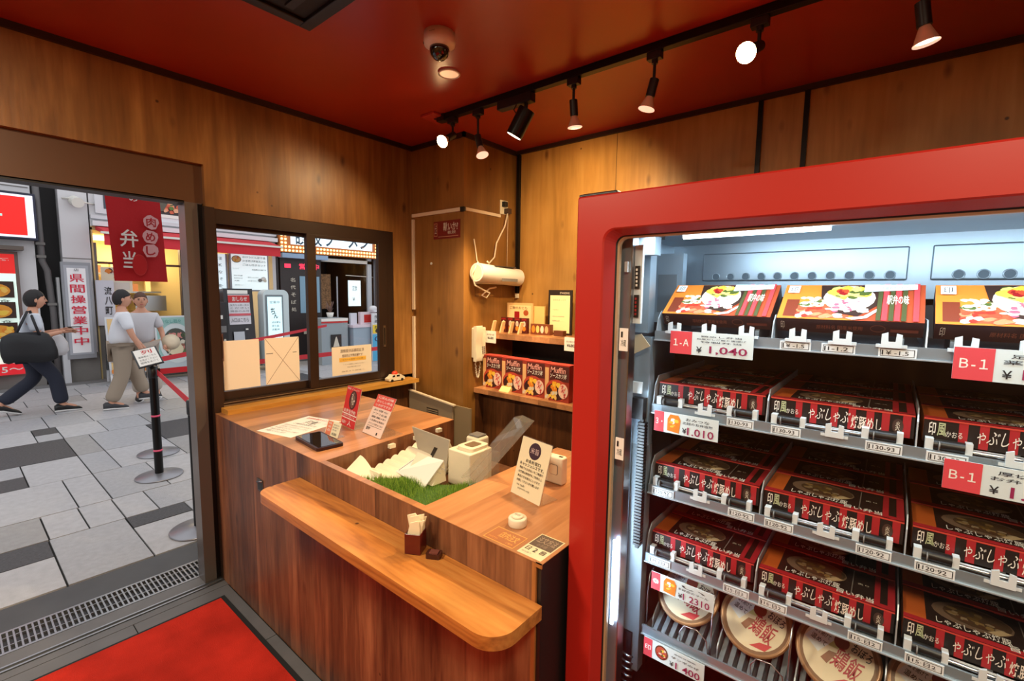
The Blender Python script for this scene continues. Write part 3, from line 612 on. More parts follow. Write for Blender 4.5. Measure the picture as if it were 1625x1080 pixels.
# clear acrylic chute
t = thing('bag_dispenser', 'clear acrylic chute leaning up between the printer and the right counter top', 'dispenser', (-1.12, 1.25, .94))
P0 = Vector((-1.215, 1.20, .905)); P1 = Vector((-1.075, 1.34, 1.135)); U = (P1 - P0); W_ = Vector((.72, -.30, .0)).normalized() * .085; Hh = Vector((.2, .05, .07)).normalized() * .035
b = MB()
def slab(q, th):
    nn = (q[1] - q[0]).cross(q[3] - q[0]).normalized() * th
    b.add([v for v in q] + [v + nn for v in q], [(0, 3, 2, 1), (4, 5, 6, 7), (0, 1, 5, 4), (1, 2, 6, 5), (2, 3, 7, 6), (3, 0, 4, 7)], ACRYL)
slab([P0, P0 + W_, P1 + W_, P1], .003); slab([P0, P1, P1 + Hh, P0 + Hh], .003); slab([P0 + W_, P0 + W_ + Hh, P1 + W_ + Hh, P1 + W_], .003); slab([P1, P1 + W_, P1 + W_ + Hh, P1 + Hh], .003); slab([P0 + Hh, P0 + W_ + Hh, P1 + W_ + Hh, P1 + Hh], .002)
b.build('clear_channel', t)
b = MB(); c0 = P0 + U * .6 + W_ * .8 + Hh * .5; nn = U.normalized()
b.prism([(-.1, 0), (.1, 0), (.1, .01), (-.1, .01)], 0, .001, ACRYL, 'z', Matrix.Translation((-1.15, 1.27, .801)))
b.box((-1.17, 1.30, .801), (-1.14, 1.33, .99), ACRYL); b.build('foot', t)
# napkin holder and small object on the ledge
ZL = .832
t = thing('napkin_holder', 'dark red napkin holder filled with paper napkins on the ledge', 'napkin holder', (-1.05, .86, ZL))
RM = Matrix.Translation((-1.052, .848, ZL)) @ Matrix.Rotation(math.radians(28), 4, 'Z'); DR = mat('napkin_holder_red', (92, 22, 18), .3, coat=.3)
b = MB(); s = .0245
for a in ((-s, -s, s, -s + .003), (-s, s - .003, s, s), (-s, -s + .003, -s + .003, s - .003), (s - .003, -s + .003, s, s - .003)): b.box((a[0], a[1], .0), (a[2], a[3], .062), DR, RM)
b.box((-s, -s, 0), (s, s, .004), DR, RM); b.build('box', t, bevel=.002)
NP = mat('napkin_paper', (240, 226, 190), .8)
for i in range(6):
    b = MB(); a = -.016 + i * .006; tl = .018 * math.sin(i * 1.7); h = .118 - .006 * abs(i - 3) - .004 * (i % 2)
    b.prism([(-.018, .006), (.018, .006), (.020 + tl * .3, h - .02), (.015 + tl, h), (-.010 + tl, h - .008), (-.018, .06)], a, a + .0035, NP, 'y', RM); b.build('napkin', t)
b = MB(); b.prism(rrect(-.022, -.016, .022, .016, .006, 3), .0, .014, mat('lighter_brown', (66, 30, 20), .35), 'z', Matrix.Translation((-.985, .862, ZL)) @ Matrix.Rotation(.5, 4, 'Z'))
b.box((-.012, -.012, .014), (.014, .01, .017), ink(110, 60, 50), Matrix.Translation((-.985, .862, ZL)) @ Matrix.Rotation(.5, 4, 'Z'))
solo(b, 'eraser_block', 'small dark brown block on the ledge beside the napkin holder', 'block')
# toy car on the window sill
t = thing('toy_car', 'cream toy car with an orange dome on the window sill', 'toy', (-2.72, 2.02, .964))
b = MB(); b.prism([(1.955, .972), (2.09, .972), (2.09, .992), (2.07, 1.002), (2.055, 1.014), (1.99, 1.014), (1.975, .998), (1.955, .99)], -2.748, -2.70, CREAM, 'x'); b.build('body', t, bevel=.004)
for y in (1.98, 2.065):
    for x in (-2.7, -2.748): b = MB(); b.cyl((x - .004, y, .974), (x + .004, y, .974), .0098, BLACK, 14); b.build('wheel', t)
b = MB(); b.sph((-2.724, 2.02, 1.018), (.019, .024, .02), mat('orange_red_plastic', (226, 70, 40), .4)); b.build('dome', t)
b = MB(); b.box((-2.6995, 1.985, .998), (-2.699, 2.005, 1.01), K); b.box((-2.6995, 2.02, .998), (-2.699, 2.045, 1.01), K); b.build('window', t)
# papers on the window
BG = ink(238, 228, 212); 
b = MB(); b.box((-2.812, .955, 1.046), (-2.807, 1.143, 1.318), BG); solo(b, 'blank_board', 'blank cream board leaning on the left window pane', 'board')
b = MB(); b.box((-2.812, 1.175, 1.046), (-2.807, 1.375, 1.318), BG)
c = CV(b, (-2.8068, 1.175, 1.046), **FX, w=.2, h=.272, eps=.0003)
for (a, d_) in (((0, 1), (1, 0)), ((0, 0), (1, 1))):
    dx, dy = .012, .01 * (1 if a[1] == 0 else -1); c.poly([(a[0] , a[1] ), (a[0] + dx, a[1]), (d_[0], d_[1]), (d_[0] - dx, d_[1])] if a[1] == 0 else [(a[0], a[1]), (d_[0] - dx, d_[1]), (d_[0], d_[1]), (a[0] + dx, a[1])], ink(120, 84, 56))
c.rect(.03, .665, .22, .68, KG); c.rect(.8, .655, .92, .668, KG)
solo(b, 'taped_board', 'cream board crossed by two dark diagonal strings on the left window pane', 'board')
b = MB(); b.box((-2.7815, 1.575, 1.048), (-2.7795, 1.868, 1.236), ink(238, 230, 214))
c = CV(b, (-2.779, 1.575, 1.048), **FX, w=.293, h=.188, eps=.0003)
c.text('酒類提供店舗認証済', .2, .78, .8, .9, ink(120, 96, 76)); c.text('感染防止対策店舗です', .24, .62, .76, .72, ink(110, 84, 64)); c.rect(.17, .46, .85, .6, ink(244, 196, 90)); c.text('ご来店のお客様へのお願い', .2, .5, .82, .56, ink(150, 110, 60))
c.text('マスクの着用にご協力ください', .26, .34, .8, .38, KG); c.text('手指の消毒をお願いします', .36, .24, .7, .28, KG); c.text('店長より皆様へ', .22, .1, .8, .14, KG)
solo(b, 'window_notice', 'cream notice with a yellow highlighted line on the right window pane', 'notice')
# ================================================================ PILLAR AND BACK WALL FITTINGS
PY = 2.225; PX = -2.24; CORD = mat('cable_cream', (232, 212, 184), .5)
t = thing('cable_trunking', 'cream cable trunking on the front face of the corner pillar', 'trunking', (-2.5, PY, .86))
b = MB(); b.box((-2.762, PY - .012, 2.135), (-2.262, PY, 2.158), CORD); b.build('duct', t)
b = MB(); b.box((-2.764, PY - .013, .85), (-2.742, PY, 1.42), CORD); b.build('duct', t)
b = MB(); b.box((-2.764, PY - .013, 1.47), (-2.742, PY, 2.12), CORD); b.build('duct', t)
b = MB(); b.box((-2.262, PY - .014, 2.13), (PX + .014, PY, 2.16), BLACK); b.build('corner_joint', t)
b = MB(); b.box((PX, 2.235, 2.138), (PX + .012, 2.585, 2.158), CORD); solo(b, 'cable_trunking', 'cream cable trunking on the right face of the pillar, ending at the outlet', 'trunking')
t = thing('small_red_sign', 'small dark red sign with white brush lettering on the pillar', 'sign', (-2.4, PY, 1.97))
b = MB(); b.box((-2.535, PY - .003, 1.965), (-2.272, PY, 2.085), ink(120, 30, 22)); b.build('plate', t)
b = MB(); c = CV(b, (-2.535, PY - .0035, 1.965), **FY, w=.263, h=.12); c.text('靴いか?', .38, .42, .92, .9, KC, .02, slant=.01); c.text('靴脱', .55, .24, .85, .42, KC); c.rect(.03, .15, .16, .9, ink(180, 120, 90)); c.rect(.045, .2, .145, .85, ink(120, 30, 22)); c.text('土足', .06, .3, .13, .8, KC); c.rect(.2, .1, .95, .13, ink(200, 150, 120)); b.build('lettering', t)
t = thing('wall_outlet', 'cream wall outlet with plugged black adapters on the pillar', 'outlet', (PX, 2.63, 2.17))
b = MB(); b.box((PX, 2.585, 2.165), (PX + .009, 2.668, 2.262), CREAM); b.build('plate', t, bevel=.002)
b = MB(); b.box((PX + .009, 2.60, 2.215), (PX + .035, 2.635, 2.25), BLACK); b.box((PX + .009, 2.625, 2.17), (PX + .045, 2.665, 2.205), mat('adapter_brown', (60, 40, 30), .5)); b.build('plug', t)
t = thing('insect_trap', 'white rounded wall appliance with looped cord on the pillar', 'appliance', (PX, 2.5, 1.63))
b = MB(); b.cyl((PX + .085, 2.262, 1.735), (PX + .085, 2.70, 1.712), .062, WHITE, 28); b.build('housing', t, bevel=.012, seg=3)
b = MB(); b.box((PX + .07, 2.40, 1.778), (PX + .13, 2.62, 1.784), mat('dark_grille', (70, 62, 58), .5)); b.build('top_grille', t)
b = MB(); b.box((PX, 2.33, 1.66), (PX + .05, 2.62, 1.79), WHITE); b.build('wall_bracket', t)
b = MB(); b.cyl((PX + .085, 2.258, 1.735), (PX + .085, 2.263, 1.735), .05, CREAM, 24); b.box((PX + .146, 2.45, 1.68), (PX + .148, 2.62, 1.70), KG); b.build('end_cap', t)
b = MB(); b.tube([(PX + .03, 2.64, 2.18), (PX + .04, 2.60, 2.08), (PX + .03, 2.52, 1.95), (PX + .03, 2.50, 1.85), (PX + .05, 2.42, 1.80), (PX + .09, 2.36, 1.81)], .0055, CORD)
b.tube([(PX + .09, 2.27, 1.80), (PX + .06, 2.24, 1.72), (PX + .07, 2.26, 1.65), (PX + .07, 2.34, 1.62), (PX + .06, 2.42, 1.60), (PX + .05, 2.40, 1.565), (PX + .04, 2.36, 1.58), (PX + .04, 2.44, 1.63), (PX + .05, 2.50, 1.64)], .0055, CORD)
b.tube([(PX + .012, 2.31, 1.96), (PX + .012, 2.325, 1.90), (PX + .012, 2.34, 1.82), (PX + .03, 2.36, 1.78)], .004, CORD); b.tube([(PX + .02, 2.655, 2.16), (PX + .02, 2.65, 1.78)], .002, CORD, 5); b.build('cord', t)
b = MB(); b.box((PX, 2.335, 1.575), (PX + .006, 2.69, 1.655), W_WALL); solo(b, 'backing_plate', 'flat brown wooden plate on the pillar below the white appliance', 'plate')
t = thing('intercom_phone', 'cream wall intercom handset with hanging looped cord on the pillar', 'telephone', (PX, 2.36, 1.14))
b = MB(); b.box((PX, 2.30, 1.15), (PX + .03, 2.42, 1.36), CREAM); b.build('base', t, bevel=.008, seg=3)
b = MB(); b.prism([(.0, 1.13), (.0, 1.37), (.028, 1.375), (.034, 1.32), (.022, 1.27), (.022, 1.21), (.034, 1.16), (.028, 1.128)], 2.292, 2.352, CREAM, 'y', Matrix.Translation((PX + .03, 0, 0))); b.build('handset', t, bevel=.006, seg=3)
b = MB()
for i in range(4):
    for j in range(3): b.box((PX + .03, 2.365 + j * .016, 1.175 + i * .014), (PX + .032, 2.376 + j * .016, 1.184 + i * .014), KG)
b.build('keypad', t)
pts = []
for i in range(60):
    s = i / 59; a = s * PI; pts.append((PX + .02 + .004 * math.cos(i * 1.9), 2.325 + .045 * s + .004 * math.sin(i * 1.9), 1.14 - .13 * math.sin(a) ** .6 if 0 < s < 1 else 1.14))
b = MB(); b.tube(pts, .0045, CREAM, 6); b.build('coiled_cord', t)
t = thing('corner_conduit', 'thin black vertical conduit where the pillar meets the back wall', 'pipe', (-2.20, YB, 1.56))
b = MB(); b.box((-2.212, YB - .024, 1.60), (-2.186, YB, ZC - .03), BLKM); b.build('duct', t)
b = MB(); b.box((-2.209, YB - .02, 1.565), (-2.190, YB, 1.598), CREAM); b.build('end_connector', t)
b = MB(); b.cyl((-2.56, PY - .006, 1.80), (-2.56, PY, 1.80), .009, WHITE, 12); solo(b, 'wall_pin', 'small white pin on the left face of the pillar', 'pin')
GB = mat('grey_board', (158, 140, 116), .45)
t = thing('grille_board', 'grey board with a slotted grille standing against the pillar foot', 'panel', (-2.45, 2.15, 0))
b = MB(); b.prism([(-2.74, 0), (-2.28, 0), (-2.28, .835), (-2.74, .875)], 2.16, 2.172, GB, 'y'); b.build('board', t)
b = MB(); b.box((-2.74, 2.157, .873), (-2.28, 2.173, .882), CORD, Matrix.Translation((0, 0, -.22)) @ Matrix.Shear('XZ', 4, (0, 0)) if False else None)
b = MB(); b.prism([(-2.74, .873), (-2.26, .831), (-2.26, .840), (-2.74, .882)], 2.152, 2.176, CORD, 'y'); b.build('top_edge', t)
b = MB(); b.box((-2.54, 2.157, .70), (-2.42, 2.16, .78), mat('grille_dark', (66, 56, 46), .5)); b.build('grille', t)
for i in range(5): b = MB(); b.box((-2.535, 2.154, .708 + i * .014), (-2.425, 2.158, .714 + i * .014), GB); b.build('slat', t)
b = MB(); b.box((-2.50, 2.185, 0), (-2.13, 2.197, .83), mat('grey_brown_board', (150, 130, 100), .5)); solo(b, 'plain_board', 'plain grey brown board standing behind the grille panel at the pillar foot', 'panel')

# back shelf and cabinet
t = thing('wall_shelf', 'wooden wall shelf holding small goods and framed notice', 'shelf', (-1.75, 2.6, 1.28))
b = MB(); b.box((-2.238, 2.435, 1.283), (-1.15, YB - .001, 1.322), W_TOP); b.build('board', t, bevel=.002)
b = MB(); b.box((-2.238, YB - .012, 1.0), (-1.15, YB - .001, 1.283), mat('shelf_back_black', (26, 20, 18), .6)); b.build('back_board', t, label='black back board below the shelf')
t = thing('back_cabinet', 'wooden cabinet with sliding doors along the back wall', 'cabinet', (-1.7, 2.55, 0))
b = MB(); b.box((-2.238, 2.325, .905), (-1.15, YB - .013, .940), W_TOP); b.build('top', t, bevel=.002)
b = MB(); b.box((-2.238, 2.34, 0), (-2.205, YB - .013, .905), W_DARK); b.box((-1.18, 2.34, 0), (-1.15, YB - .013, .905), W_DARK); b.box((-2.205, YB - .03, 0), (-1.18, YB - .013, .905), W_DARK); b.build('body', t)
b = MB(); b.box((-2.205, 2.39, .02), (-1.80, 2.41, .895), W_DARK); b.build('sliding_door', t)
b = MB(); b.box((-1.83, 2.365, .02), (-1.18, 2.385, .895), W_DARK); b.build('sliding_door', t)
# mix boxes
PINK = ink(176, 44, 40)
def art_muffin(c):
    c.rect(0, 0, 1, 1, ink(150, 52, 36)); c.rect(0, .0, .16, .9, ink(226, 176, 120)); c.rect(.2, .56, 1, .97, ink(84, 34, 28)); c.ell(.5, .3, .46, .30, ink(190, 70, 50)); c.ell(.48, .26, .40, .24, ink(60, 28, 24))
    c.blobs(.3, .2, .6, .5, [KY, ink(240, 170, 40), KO], 12, .08, .8, 4); c.blobs(.1, .08, .5, .25, [KC, KY, ink(230, 190, 130)], 14, .06, .7, 5); c.ell(.78, .3, .2, .2, ink(240, 200, 180)); c.blobs(.66, .14, .92, .44, [ink(180, 60, 60), KC, ink(220, 120, 110)], 20, .035, .9, 6)
    c.text('Muffin', .24, .78, .86, .94, ink(240, 170, 160), .02, slant=.04); c.text('ソースカツ丼', .22, .63, .9, .77, KW, .01, slant=.03); c.rect(.03, .05, .12, .12, KC)
muf = None
for i in range(4):
    x0 = -2.222 + i * .187
    if muf is None:
        muf = thing('food_box', 'x', 'box', (x0 + .09, 2.44, .94), 'illustrated red food boxes on the back cabinet')
        b = MB(); b.box((x0 + .003, 2.40, .9405), (x0 + .181, 2.475, 1.168), PINK); b.box((x0 + .003, 2.40, 1.1681), (x0 + .181, 2.475, 1.1685), ink(214, 84, 72)); mc = b.build('carton', muf)
        b = MB(); art_muffin(CV(b, (x0 + .004, 2.3995, .941), **FY, w=.176, h=.226)); b.build('front_print', mc)
        cur = muf; b = MB(); b.box((x0 + .05, 2.4745, .96), (x0 + .13, 2.4755, 1.15), ink(230, 200, 170)); b.build('back_panel', muf)
    else: cur = copy_tree(muf, loc=(x0 + .09, 2.44 - .012 * i, .94))
    cur['label'] = ['red illustrated food box at the left end, nearest the phone', 'red illustrated food box second from the phone, behind the small card', 'red illustrated food box third from the phone', 'red illustrated food box at the right end, beside the red fridge'][i]
b = MB(); b.prism([(2.352, .9405), (2.395, .9405), (2.385, .972)], -2.03, -1.945, ink(236, 214, 150), 'x'); solo(b, 'price_tent', 'small yellow folded price card in front of the second food box', 'card')
# goods on the wall shelf
def small(name, label, x0, x1, y0, y1, z0, z1, m, art=None, cat='package', group=None, lean=0):
    b = MB(); Mx = Matrix.Translation((0, y0, z0)) @ Matrix.Rotation(-lean, 4, 'X') @ Matrix.Translation((0, -y0, -z0))
    b.box((x0, y0, z0), (x1, y1, z1), m, Mx)
    if art: art(CV(b, (x0, y0 - .0004, z0), **FY, w=x1 - x0, h=z1 - z0, M=Mx))
    return solo(b, name, label, cat, group)
zs = 1.323
small('display_board', 'cream upright display board with food pictures at the back of the wall shelf', -2.22, -1.985, 2.66, 2.67, zs, 1.53, ink(226, 180, 120), lambda c: (c.rect(.06, .12, .94, .92, ink(238, 206, 150)), c.rect(.3, .4, .5, .7, KRD), c.ell(.75, .66, .1, .1, ink(170, 80, 40)), c.text('ご飯のおとも', .12, .78, .8, .88, KBR)))
small('display_board', 'plain cream panel half hidden behind the display board on the wall shelf', -2.02, -1.90, 2.685, 2.695, zs, 1.51, ink(230, 192, 120))
small('red_card', 'bright red rectangular card standing on the left of the wall shelf', -2.21, -2.07, 2.61, 2.62, zs, 1.425, ink(206, 40, 30))
rr = random.Random(2)
for i in range(4):
    x = -2.185 + i * .062
    small('spice_packet', ['small red packet first from the left on the wall shelf', 'small red packet second from the left on the wall shelf', 'small red packet third from the left on the wall shelf', 'small red packet fourth from the left on the wall shelf'][i], x, x + .05, 2.55, 2.575, zs, zs + .105, ink(84, 26, 20), lambda c: (c.ell(.5, .6, .25, .2, KC), c.ell(.5, .3, .3, .16, KO), c.rect(.1, .85, .9, .95, KRD), c.text('辛', .4, .5, .6, .7, KRD)), group='red packets on the wall shelf')
for i in range(4):
    x = -2.215 + i * .078
    b = MB(); b.prism([(x, zs), (x + .014, zs), (x + .034, zs + .078), (x + .026, zs + .082)], 2.47 + i * .004, 2.50 + i * .004, ink(236, 206, 150), 'y'); solo(b, 'sample_wedge', ['cream leaning tag nearest the phone on the wall shelf', 'cream leaning tag second from the phone on the wall shelf', 'cream leaning tag third from the phone on the wall shelf', 'cream leaning tag fourth from the phone, before the flat pack'][i], 'tag', 'cream leaning tags on the wall shelf')
small('flat_pack', 'low brown pack with a row of food pictures on the wall shelf', -1.925, -1.765, 2.56, 2.60, zs, zs + .07, ink(120, 60, 30), lambda c: [c.ell(.15 + .23 * i, .5, .09, .36, [KO, ink(240, 190, 110), KC, ink(220, 160, 110)][i]) for i in range(4)])
small('framed_notice', 'black framed cream notice standing on the wall shelf', -1.85, -1.66, 2.66, 2.67, zs, 1.625, ink(36, 26, 20), lambda c: (c.rect(.08, .04, .92, .88, ink(244, 224, 170)), c.text('本日のおしらせ', .2, .76, .75, .8, KG), c.text('ご注文の', .2, .55, .45, .57, KG), c.text('当店は全席禁煙', .2, .4, .7, .42, KG), c.text('営業時間', .2, .3, .5, .32, KG), c.text('STANDING', .5, .91, .9, .955, KC)), 'notice')
small('wooden_block', 'dark brown wooden spoon head standing before the framed notice', -1.735, -1.66, 2.56, 2.60, zs, zs + .035, mat('spoon_brown', (96, 50, 24), .4), None, 'spoon')
small('poster', 'small yellow food poster on the back wall beside the red fridge', -1.63, -1.52, YB - .004, YB - .001, 1.62, 1.80, ink(236, 190, 90), lambda c: (c.blobs(.2, .2, .8, .8, [KBR, KC, KO], 12, .13, .6, 8), c.text('丼', .3, .4, .6, .6, K)), 'poster')
for x, lab in ((-2.225, 'white price label hanging on the left end of the wall shelf'), (-1.565, 'white price label hanging on the wall shelf beside the fridge')):
    b = MB(); b.box((x, 2.431, 1.25), (x + .095, 2.4345, 1.335), KW); c = CV(b, (x, 2.4305, 1.25), **FY, w=.095, h=.085); c.text('焼き飯の素', .15, .62, .85, .76, KG); c.text('¥680', .2, .3, .8, .52, K, .01); solo(b, 'price_label', lab, 'label')

# ================================================================ FRIDGE VENDING MACHINE
YF = 1.0; FXL = -.6165; FXR = .62; FT = 1.834
vm = thing('vending_machine', 'large red framed glass front refrigerated vending machine full of boxed meals', 'vending machine', (0, 1.35, 0))
b = MB()
def loop(x0, z0, x1, z1, r, y): return [(p[0], y, p[1]) for p in rrect(x0, z0, x1, z1, r, 6)]
lp = [loop(FXL, .06, FXR, FT, .006, YF + .06), loop(FXL, .06, FXR, FT, .006, YF + .004), loop(FXL + .004, .064, FXR - .004, FT - .004, .006, YF), loop(-.545, .40, .545, 1.754, .030, YF), loop(-.541, .404, .541, 1.751, .030, YF + .003), loop(-.524, .42, .524, 1.738, .022, YF + .030), loop(-.524, .42, .524, 1.738, .022, YF + .06)]
b.loft(lp, REDF, False); 
fr = b.build('door_frame', vm); 
b = MB(); b.box((FXL - .003, YF + .01, FT - .002), (FXL + .10, YF + .07, FT + .008), BLACK); b.build('hinge_cap', vm, bevel=.004)
b = MB(); b.box((FXL - .004, YF + .02, .06), (FXL, YF + .07, FT), BLACK); b.build('side_gasket', vm)
b = MB(); b.loft([loop(-.5245, .4195, .5245, 1.7385, .022, YF + .029), loop(-.5205, .423, .5205, 1.7355, .020, YF + .031)], BLACK, False); b.loft([loop(-.5205, .423, .5205, 1.7355, .020, YF + .031), loop(-.5165, .427, .5165, 1.732, .018, YF + .034), loop(-.5165, .427, .5165, 1.732, .018, YF + .045)], mat('seal_beige', (176, 142, 106), .5), False); b.build('glass_seal', vm)
b = MB(); b.box((-.516, YF + .036, .43), (.516, YF + .041, 1.731), FGLASS); b.build('glass_pane', vm)
FG = mat('fridge_inner_metal', (168, 184, 196), .32, .6); FD = mat('fridge_inner_dark', (58, 44, 38), .5); FW_ = mat('fridge_white_plastic', (214, 222, 226), .4); FGR = mat('fridge_grey', (120, 128, 134), .4, .4)
b = MB(); b.box((-.615, 1.06, .03), (-.60, 1.76, FT - .01), REDF); b.box((.60, 1.06, .03), (.615, 1.76, FT - .01), REDF); b.box((-.615, 1.74, .03), (.615, 1.76, FT - .01), FGR); b.box((-.60, 1.06, 1.79), (.60, 1.74, FT - .01), REDF); b.box((-.60, 1.06, .03), (.60, 1.74, .40), BLACK); b.build('cabinet', vm)
b = MB(); b.box((-.60, 1.06, .40), (-.597, 1.66, 1.765), FG); b.box((.597, 1.06, .40), (.60, 1.66, 1.765), FG); b.box((-.60, 1.06, 1.765), (.60, 1.10, 1.79), FG); b.build('inner_lining', vm)
b = MB(); b.box((-.60, 1.60, 1.60), (.60, 1.64, 1.79), FG); b.box((-.60, 1.10, 1.765), (.60, 1.60, 1.79), FG); b.build('upper_panel', vm)
b = MB(); b.box((-.60, 1.66, .40), (.60, 1.665, 1.60), FD); b.build('back_wall', vm)
b = MB(); b.box((-.60, 1.08, 1.749), (.60, 1.105, 1.79), FG); b.build('lamp_rail', vm)
for x0, x1 in ((-.475, .0), (.085, .45)):
    b = MB(); b.box((x0 - .02, 1.588, 1.648), (x1 + .02, 1.60, 1.735), FG); b.build('duct_panel', vm, bevel=.004)
hl = mat('duct_hole', (104, 124, 138), .5); x = -.452
while x < .45:
    if x < -.0 or x > .08:
        b = MB(); b.lathe([(.0125, 0), (.0115, .003), (.0095, .001)], FG, (0, 0, 0), 16, M=Matrix.Translation((x, 1.588, 1.661)) @ Matrix.Rotation(PI / 2, 4, 'X'), cap=False); b.cyl((x, 1.5875, 1.661), (x, 1.5865, 1.661), .0098, hl, 16); b.build('duct_hole', vm)
    x += .0437
TUBE = mat('fridge_lamp_tube', (214, 238, 255), .3, emit=9)
b = MB(); b.cyl((-.385, 1.090, 1.7365), (-.105, 1.090, 1.7365), .0085, TUBE, 12); b.build('lamp_tube', vm)
b = MB(); b.box((-.12, 1.085, 1.738), (.50, 1.10, 1.75), mat('lamp_holder', (206, 214, 220), .35)); b.build('lamp_holder', vm)
light('fridge_lamp_and_fill', 'AREA', (-.05, 1.105, 1.735), 3.6, COOL, .9, (-.05, 1.40, 1.25), size_y=.02)
light('fridge_lamp_and_fill', 'AREA', (-.532, 1.085, .95), 2.6, (.68, .85, 1.0), .02, (0, 1.2, .90), size_y=.8)
light('fridge_lamp_and_fill', 'AREA', (.56, 1.10, 1.15), 1.0, (.8, .9, 1.0), .02, (0, 1.2, 1.05), size_y=1.1)  # added fill from the right side
# left inner machinery
b = MB(); b.box((-.595, 1.07, .42), (-.502, 1.075, 1.76), FG); b.box((-.502, 1.068, .42), (-.499, 1.10, 1.76), STEEL); b.box((-.56, 1.10, .42), (-.535, 1.135, 1.76), FGR); b.build('inner_stile', vm)
b = MB(); b.box((-.60, 1.14, 1.745), (-.48, 1.22, 1.765), BLACK); b.box((-.515, 1.13, 1.70), (-.47, 1.17, 1.745), FG); b.build('lamp_bracket', vm)
b = MB(); b.box((-.565, 1.18, 1.50), (-.50, 1.22, 1.71), FG); b.box((-.555, 1.35, 1.52), (-.475, 1.38, 1.72), FG); b.box((-.545, 1.347, 1.55), (-.49, 1.35, 1.66), FGR); b.build('mechanism_box', vm)
for z in (1.57, 1.50):
    b = MB(); b.box((-.495, 1.076, z + .045), (-.483, 1.08, z + .10), BLACK); c = CV(b, (-.495, 1.0755, z + .045), **FY, w=.012, h=.055)
    for k in range(5): c.rect(.3, .1 + k * .17, .7, .2 + k * .17, KRD if z < 1.55 else KW)
    b.build('indicator_strip', vm)
b = MB(); b.box((-.498, 1.08, 1.53), (-.478, 1.09, 1.72), FW_); b.box((-.515, 1.06, 1.655), (-.507, 1.07, 1.68), FW_); b.build('sensor', vm)
b = MB(); b.box((-.56, 1.165, .55), (-.482, 1.20, 1.20), FGR); b.box((-.56, 1.165, 1.20), (-.484, 1.20, 1.49), FG); b.cyl((-.53, 1.15, .55), (-.53, 1.15, 1.49), .010, STEEL, 12); b.build('lift_column', vm)
b = MB()
for i in range(40): b.box((-.500, 1.14, .93 + i * .0085), (-.480, 1.16, .9358 + i * .0085), BLACK)
b.box((-.496, 1.145, .92), (-.486, 1.157, 1.28), BLACK); b.build('cable_chain', vm)
b = MB(); b.box((-.52, 1.14, 1.275), (-.487, 1.17, 1.33), BLACK); b.box((-.52, 1.135, 1.345), (-.49, 1.14, 1.375), FW_); b.build('chain_head', vm)
b = MB(); b.prism([(-.555, 1.49), (-.50, 1.50), (-.475, 1.47), (-.53, 1.44), (-.555, 1.445)], 1.14, 1.143, mat('cream_flap', (196, 180, 150), .5), 'y'); b.build('flap', vm)
b = MB(); b.box((-.516, 1.056, .74), (-.509, 1.062, .97), mat('fridge_led_strip', (206, 230, 255), .3, emit=16)); b.build('light_strip', vm)
for z, w_ in ((1.465, .012), (1.195, .012)):
    b = MB(); b.box((-.509, YF + .0345, z), (-.487, YF + .0358, z + .055), KW); c = CV(b, (-.509, YF + .0343, z), **FY, w=.022, h=.055); c.text('冷蔵', .2, .2, .8, .5, K); c.rect(.2, .6, .4, .85, K); b.build('door_label', vm)
b = MB()
for i in range(9): b.tube([(-.52, 1.15, .60 - i * .02), (-.50, 1.14, .605 - i * .02), (-.49, 1.15, .60 - i * .02)], .003, STEEL, 6)
b.box((-.54, 1.16, .42), (-.50, 1.18, .66), BLKM); b.build('lift_wiring', vm)

# shelf hardware prototypes (mesh data shared)
ROLL = MB(); ROLL.cyl((-.022, 0, 0), (.022, 0, 0), .011, BLACK, 12); ROLL.box((-.034, -.008, -.012), (-.022, .01, .012), FW_); ROLL.box((.022, -.008, -.012), (.032, .01, .012), FW_); ROLL.cyl((-.015, -.0105, 0), (-.013, -.0105, 0), .009, KG, 10)
HOOK = MB(); HOOK.prism([(-.016, -.014), (.016, -.014), (.016, .012), (.007, .014), (.006, -.002), (-.005, -.002), (-.006, .016), (-.016, .012)], -.009, -.004, FW_, 'y'); HOOK.box((-.024, -.006, -.014), (.024, .004, -.008), FW_)
RODM = MB(); RODM.cyl((-.055, 0, 0), (.055, 0, 0), .004, STEEL, 8); RODM.box((-.055, .002, -.006), (.055, .008, .004), FW_)
def inst(mb, name, parent, loc):
    if not hasattr(mb, 'me'):
        o = mb.build(name, parent); mb.me = o.data
    else:
        o = bpy.data.objects.new(name, mb.me); COL.objects.link(o); o.parent = parent; WL[o.name] = Vector((0, 0, 0))
    o.location = Vector(loc) - WL[parent.name]; return o
PRINTK = ink(40, 40, 44)
def slot(sh, x0, z, txt):
    b = MB(); b.box((x0, 1.1725, z), (x0 + .058, 1.175, z + .019), ink(226, 232, 236)); c = CV(b, (x0, 1.1722, z), **FY, w=.058, h=.019, eps=.0002)
    c.rect(.05, .12, .95, .88, PRINTK); c.rect(.07, .18, .93, .82, ink(226, 232, 236)); c.text(txt, .2, .28, .8, .72, PRINTK, .01); c.rect(.09, .25, .13, .75, PRINTK)
    b.build('slot_label', sh)
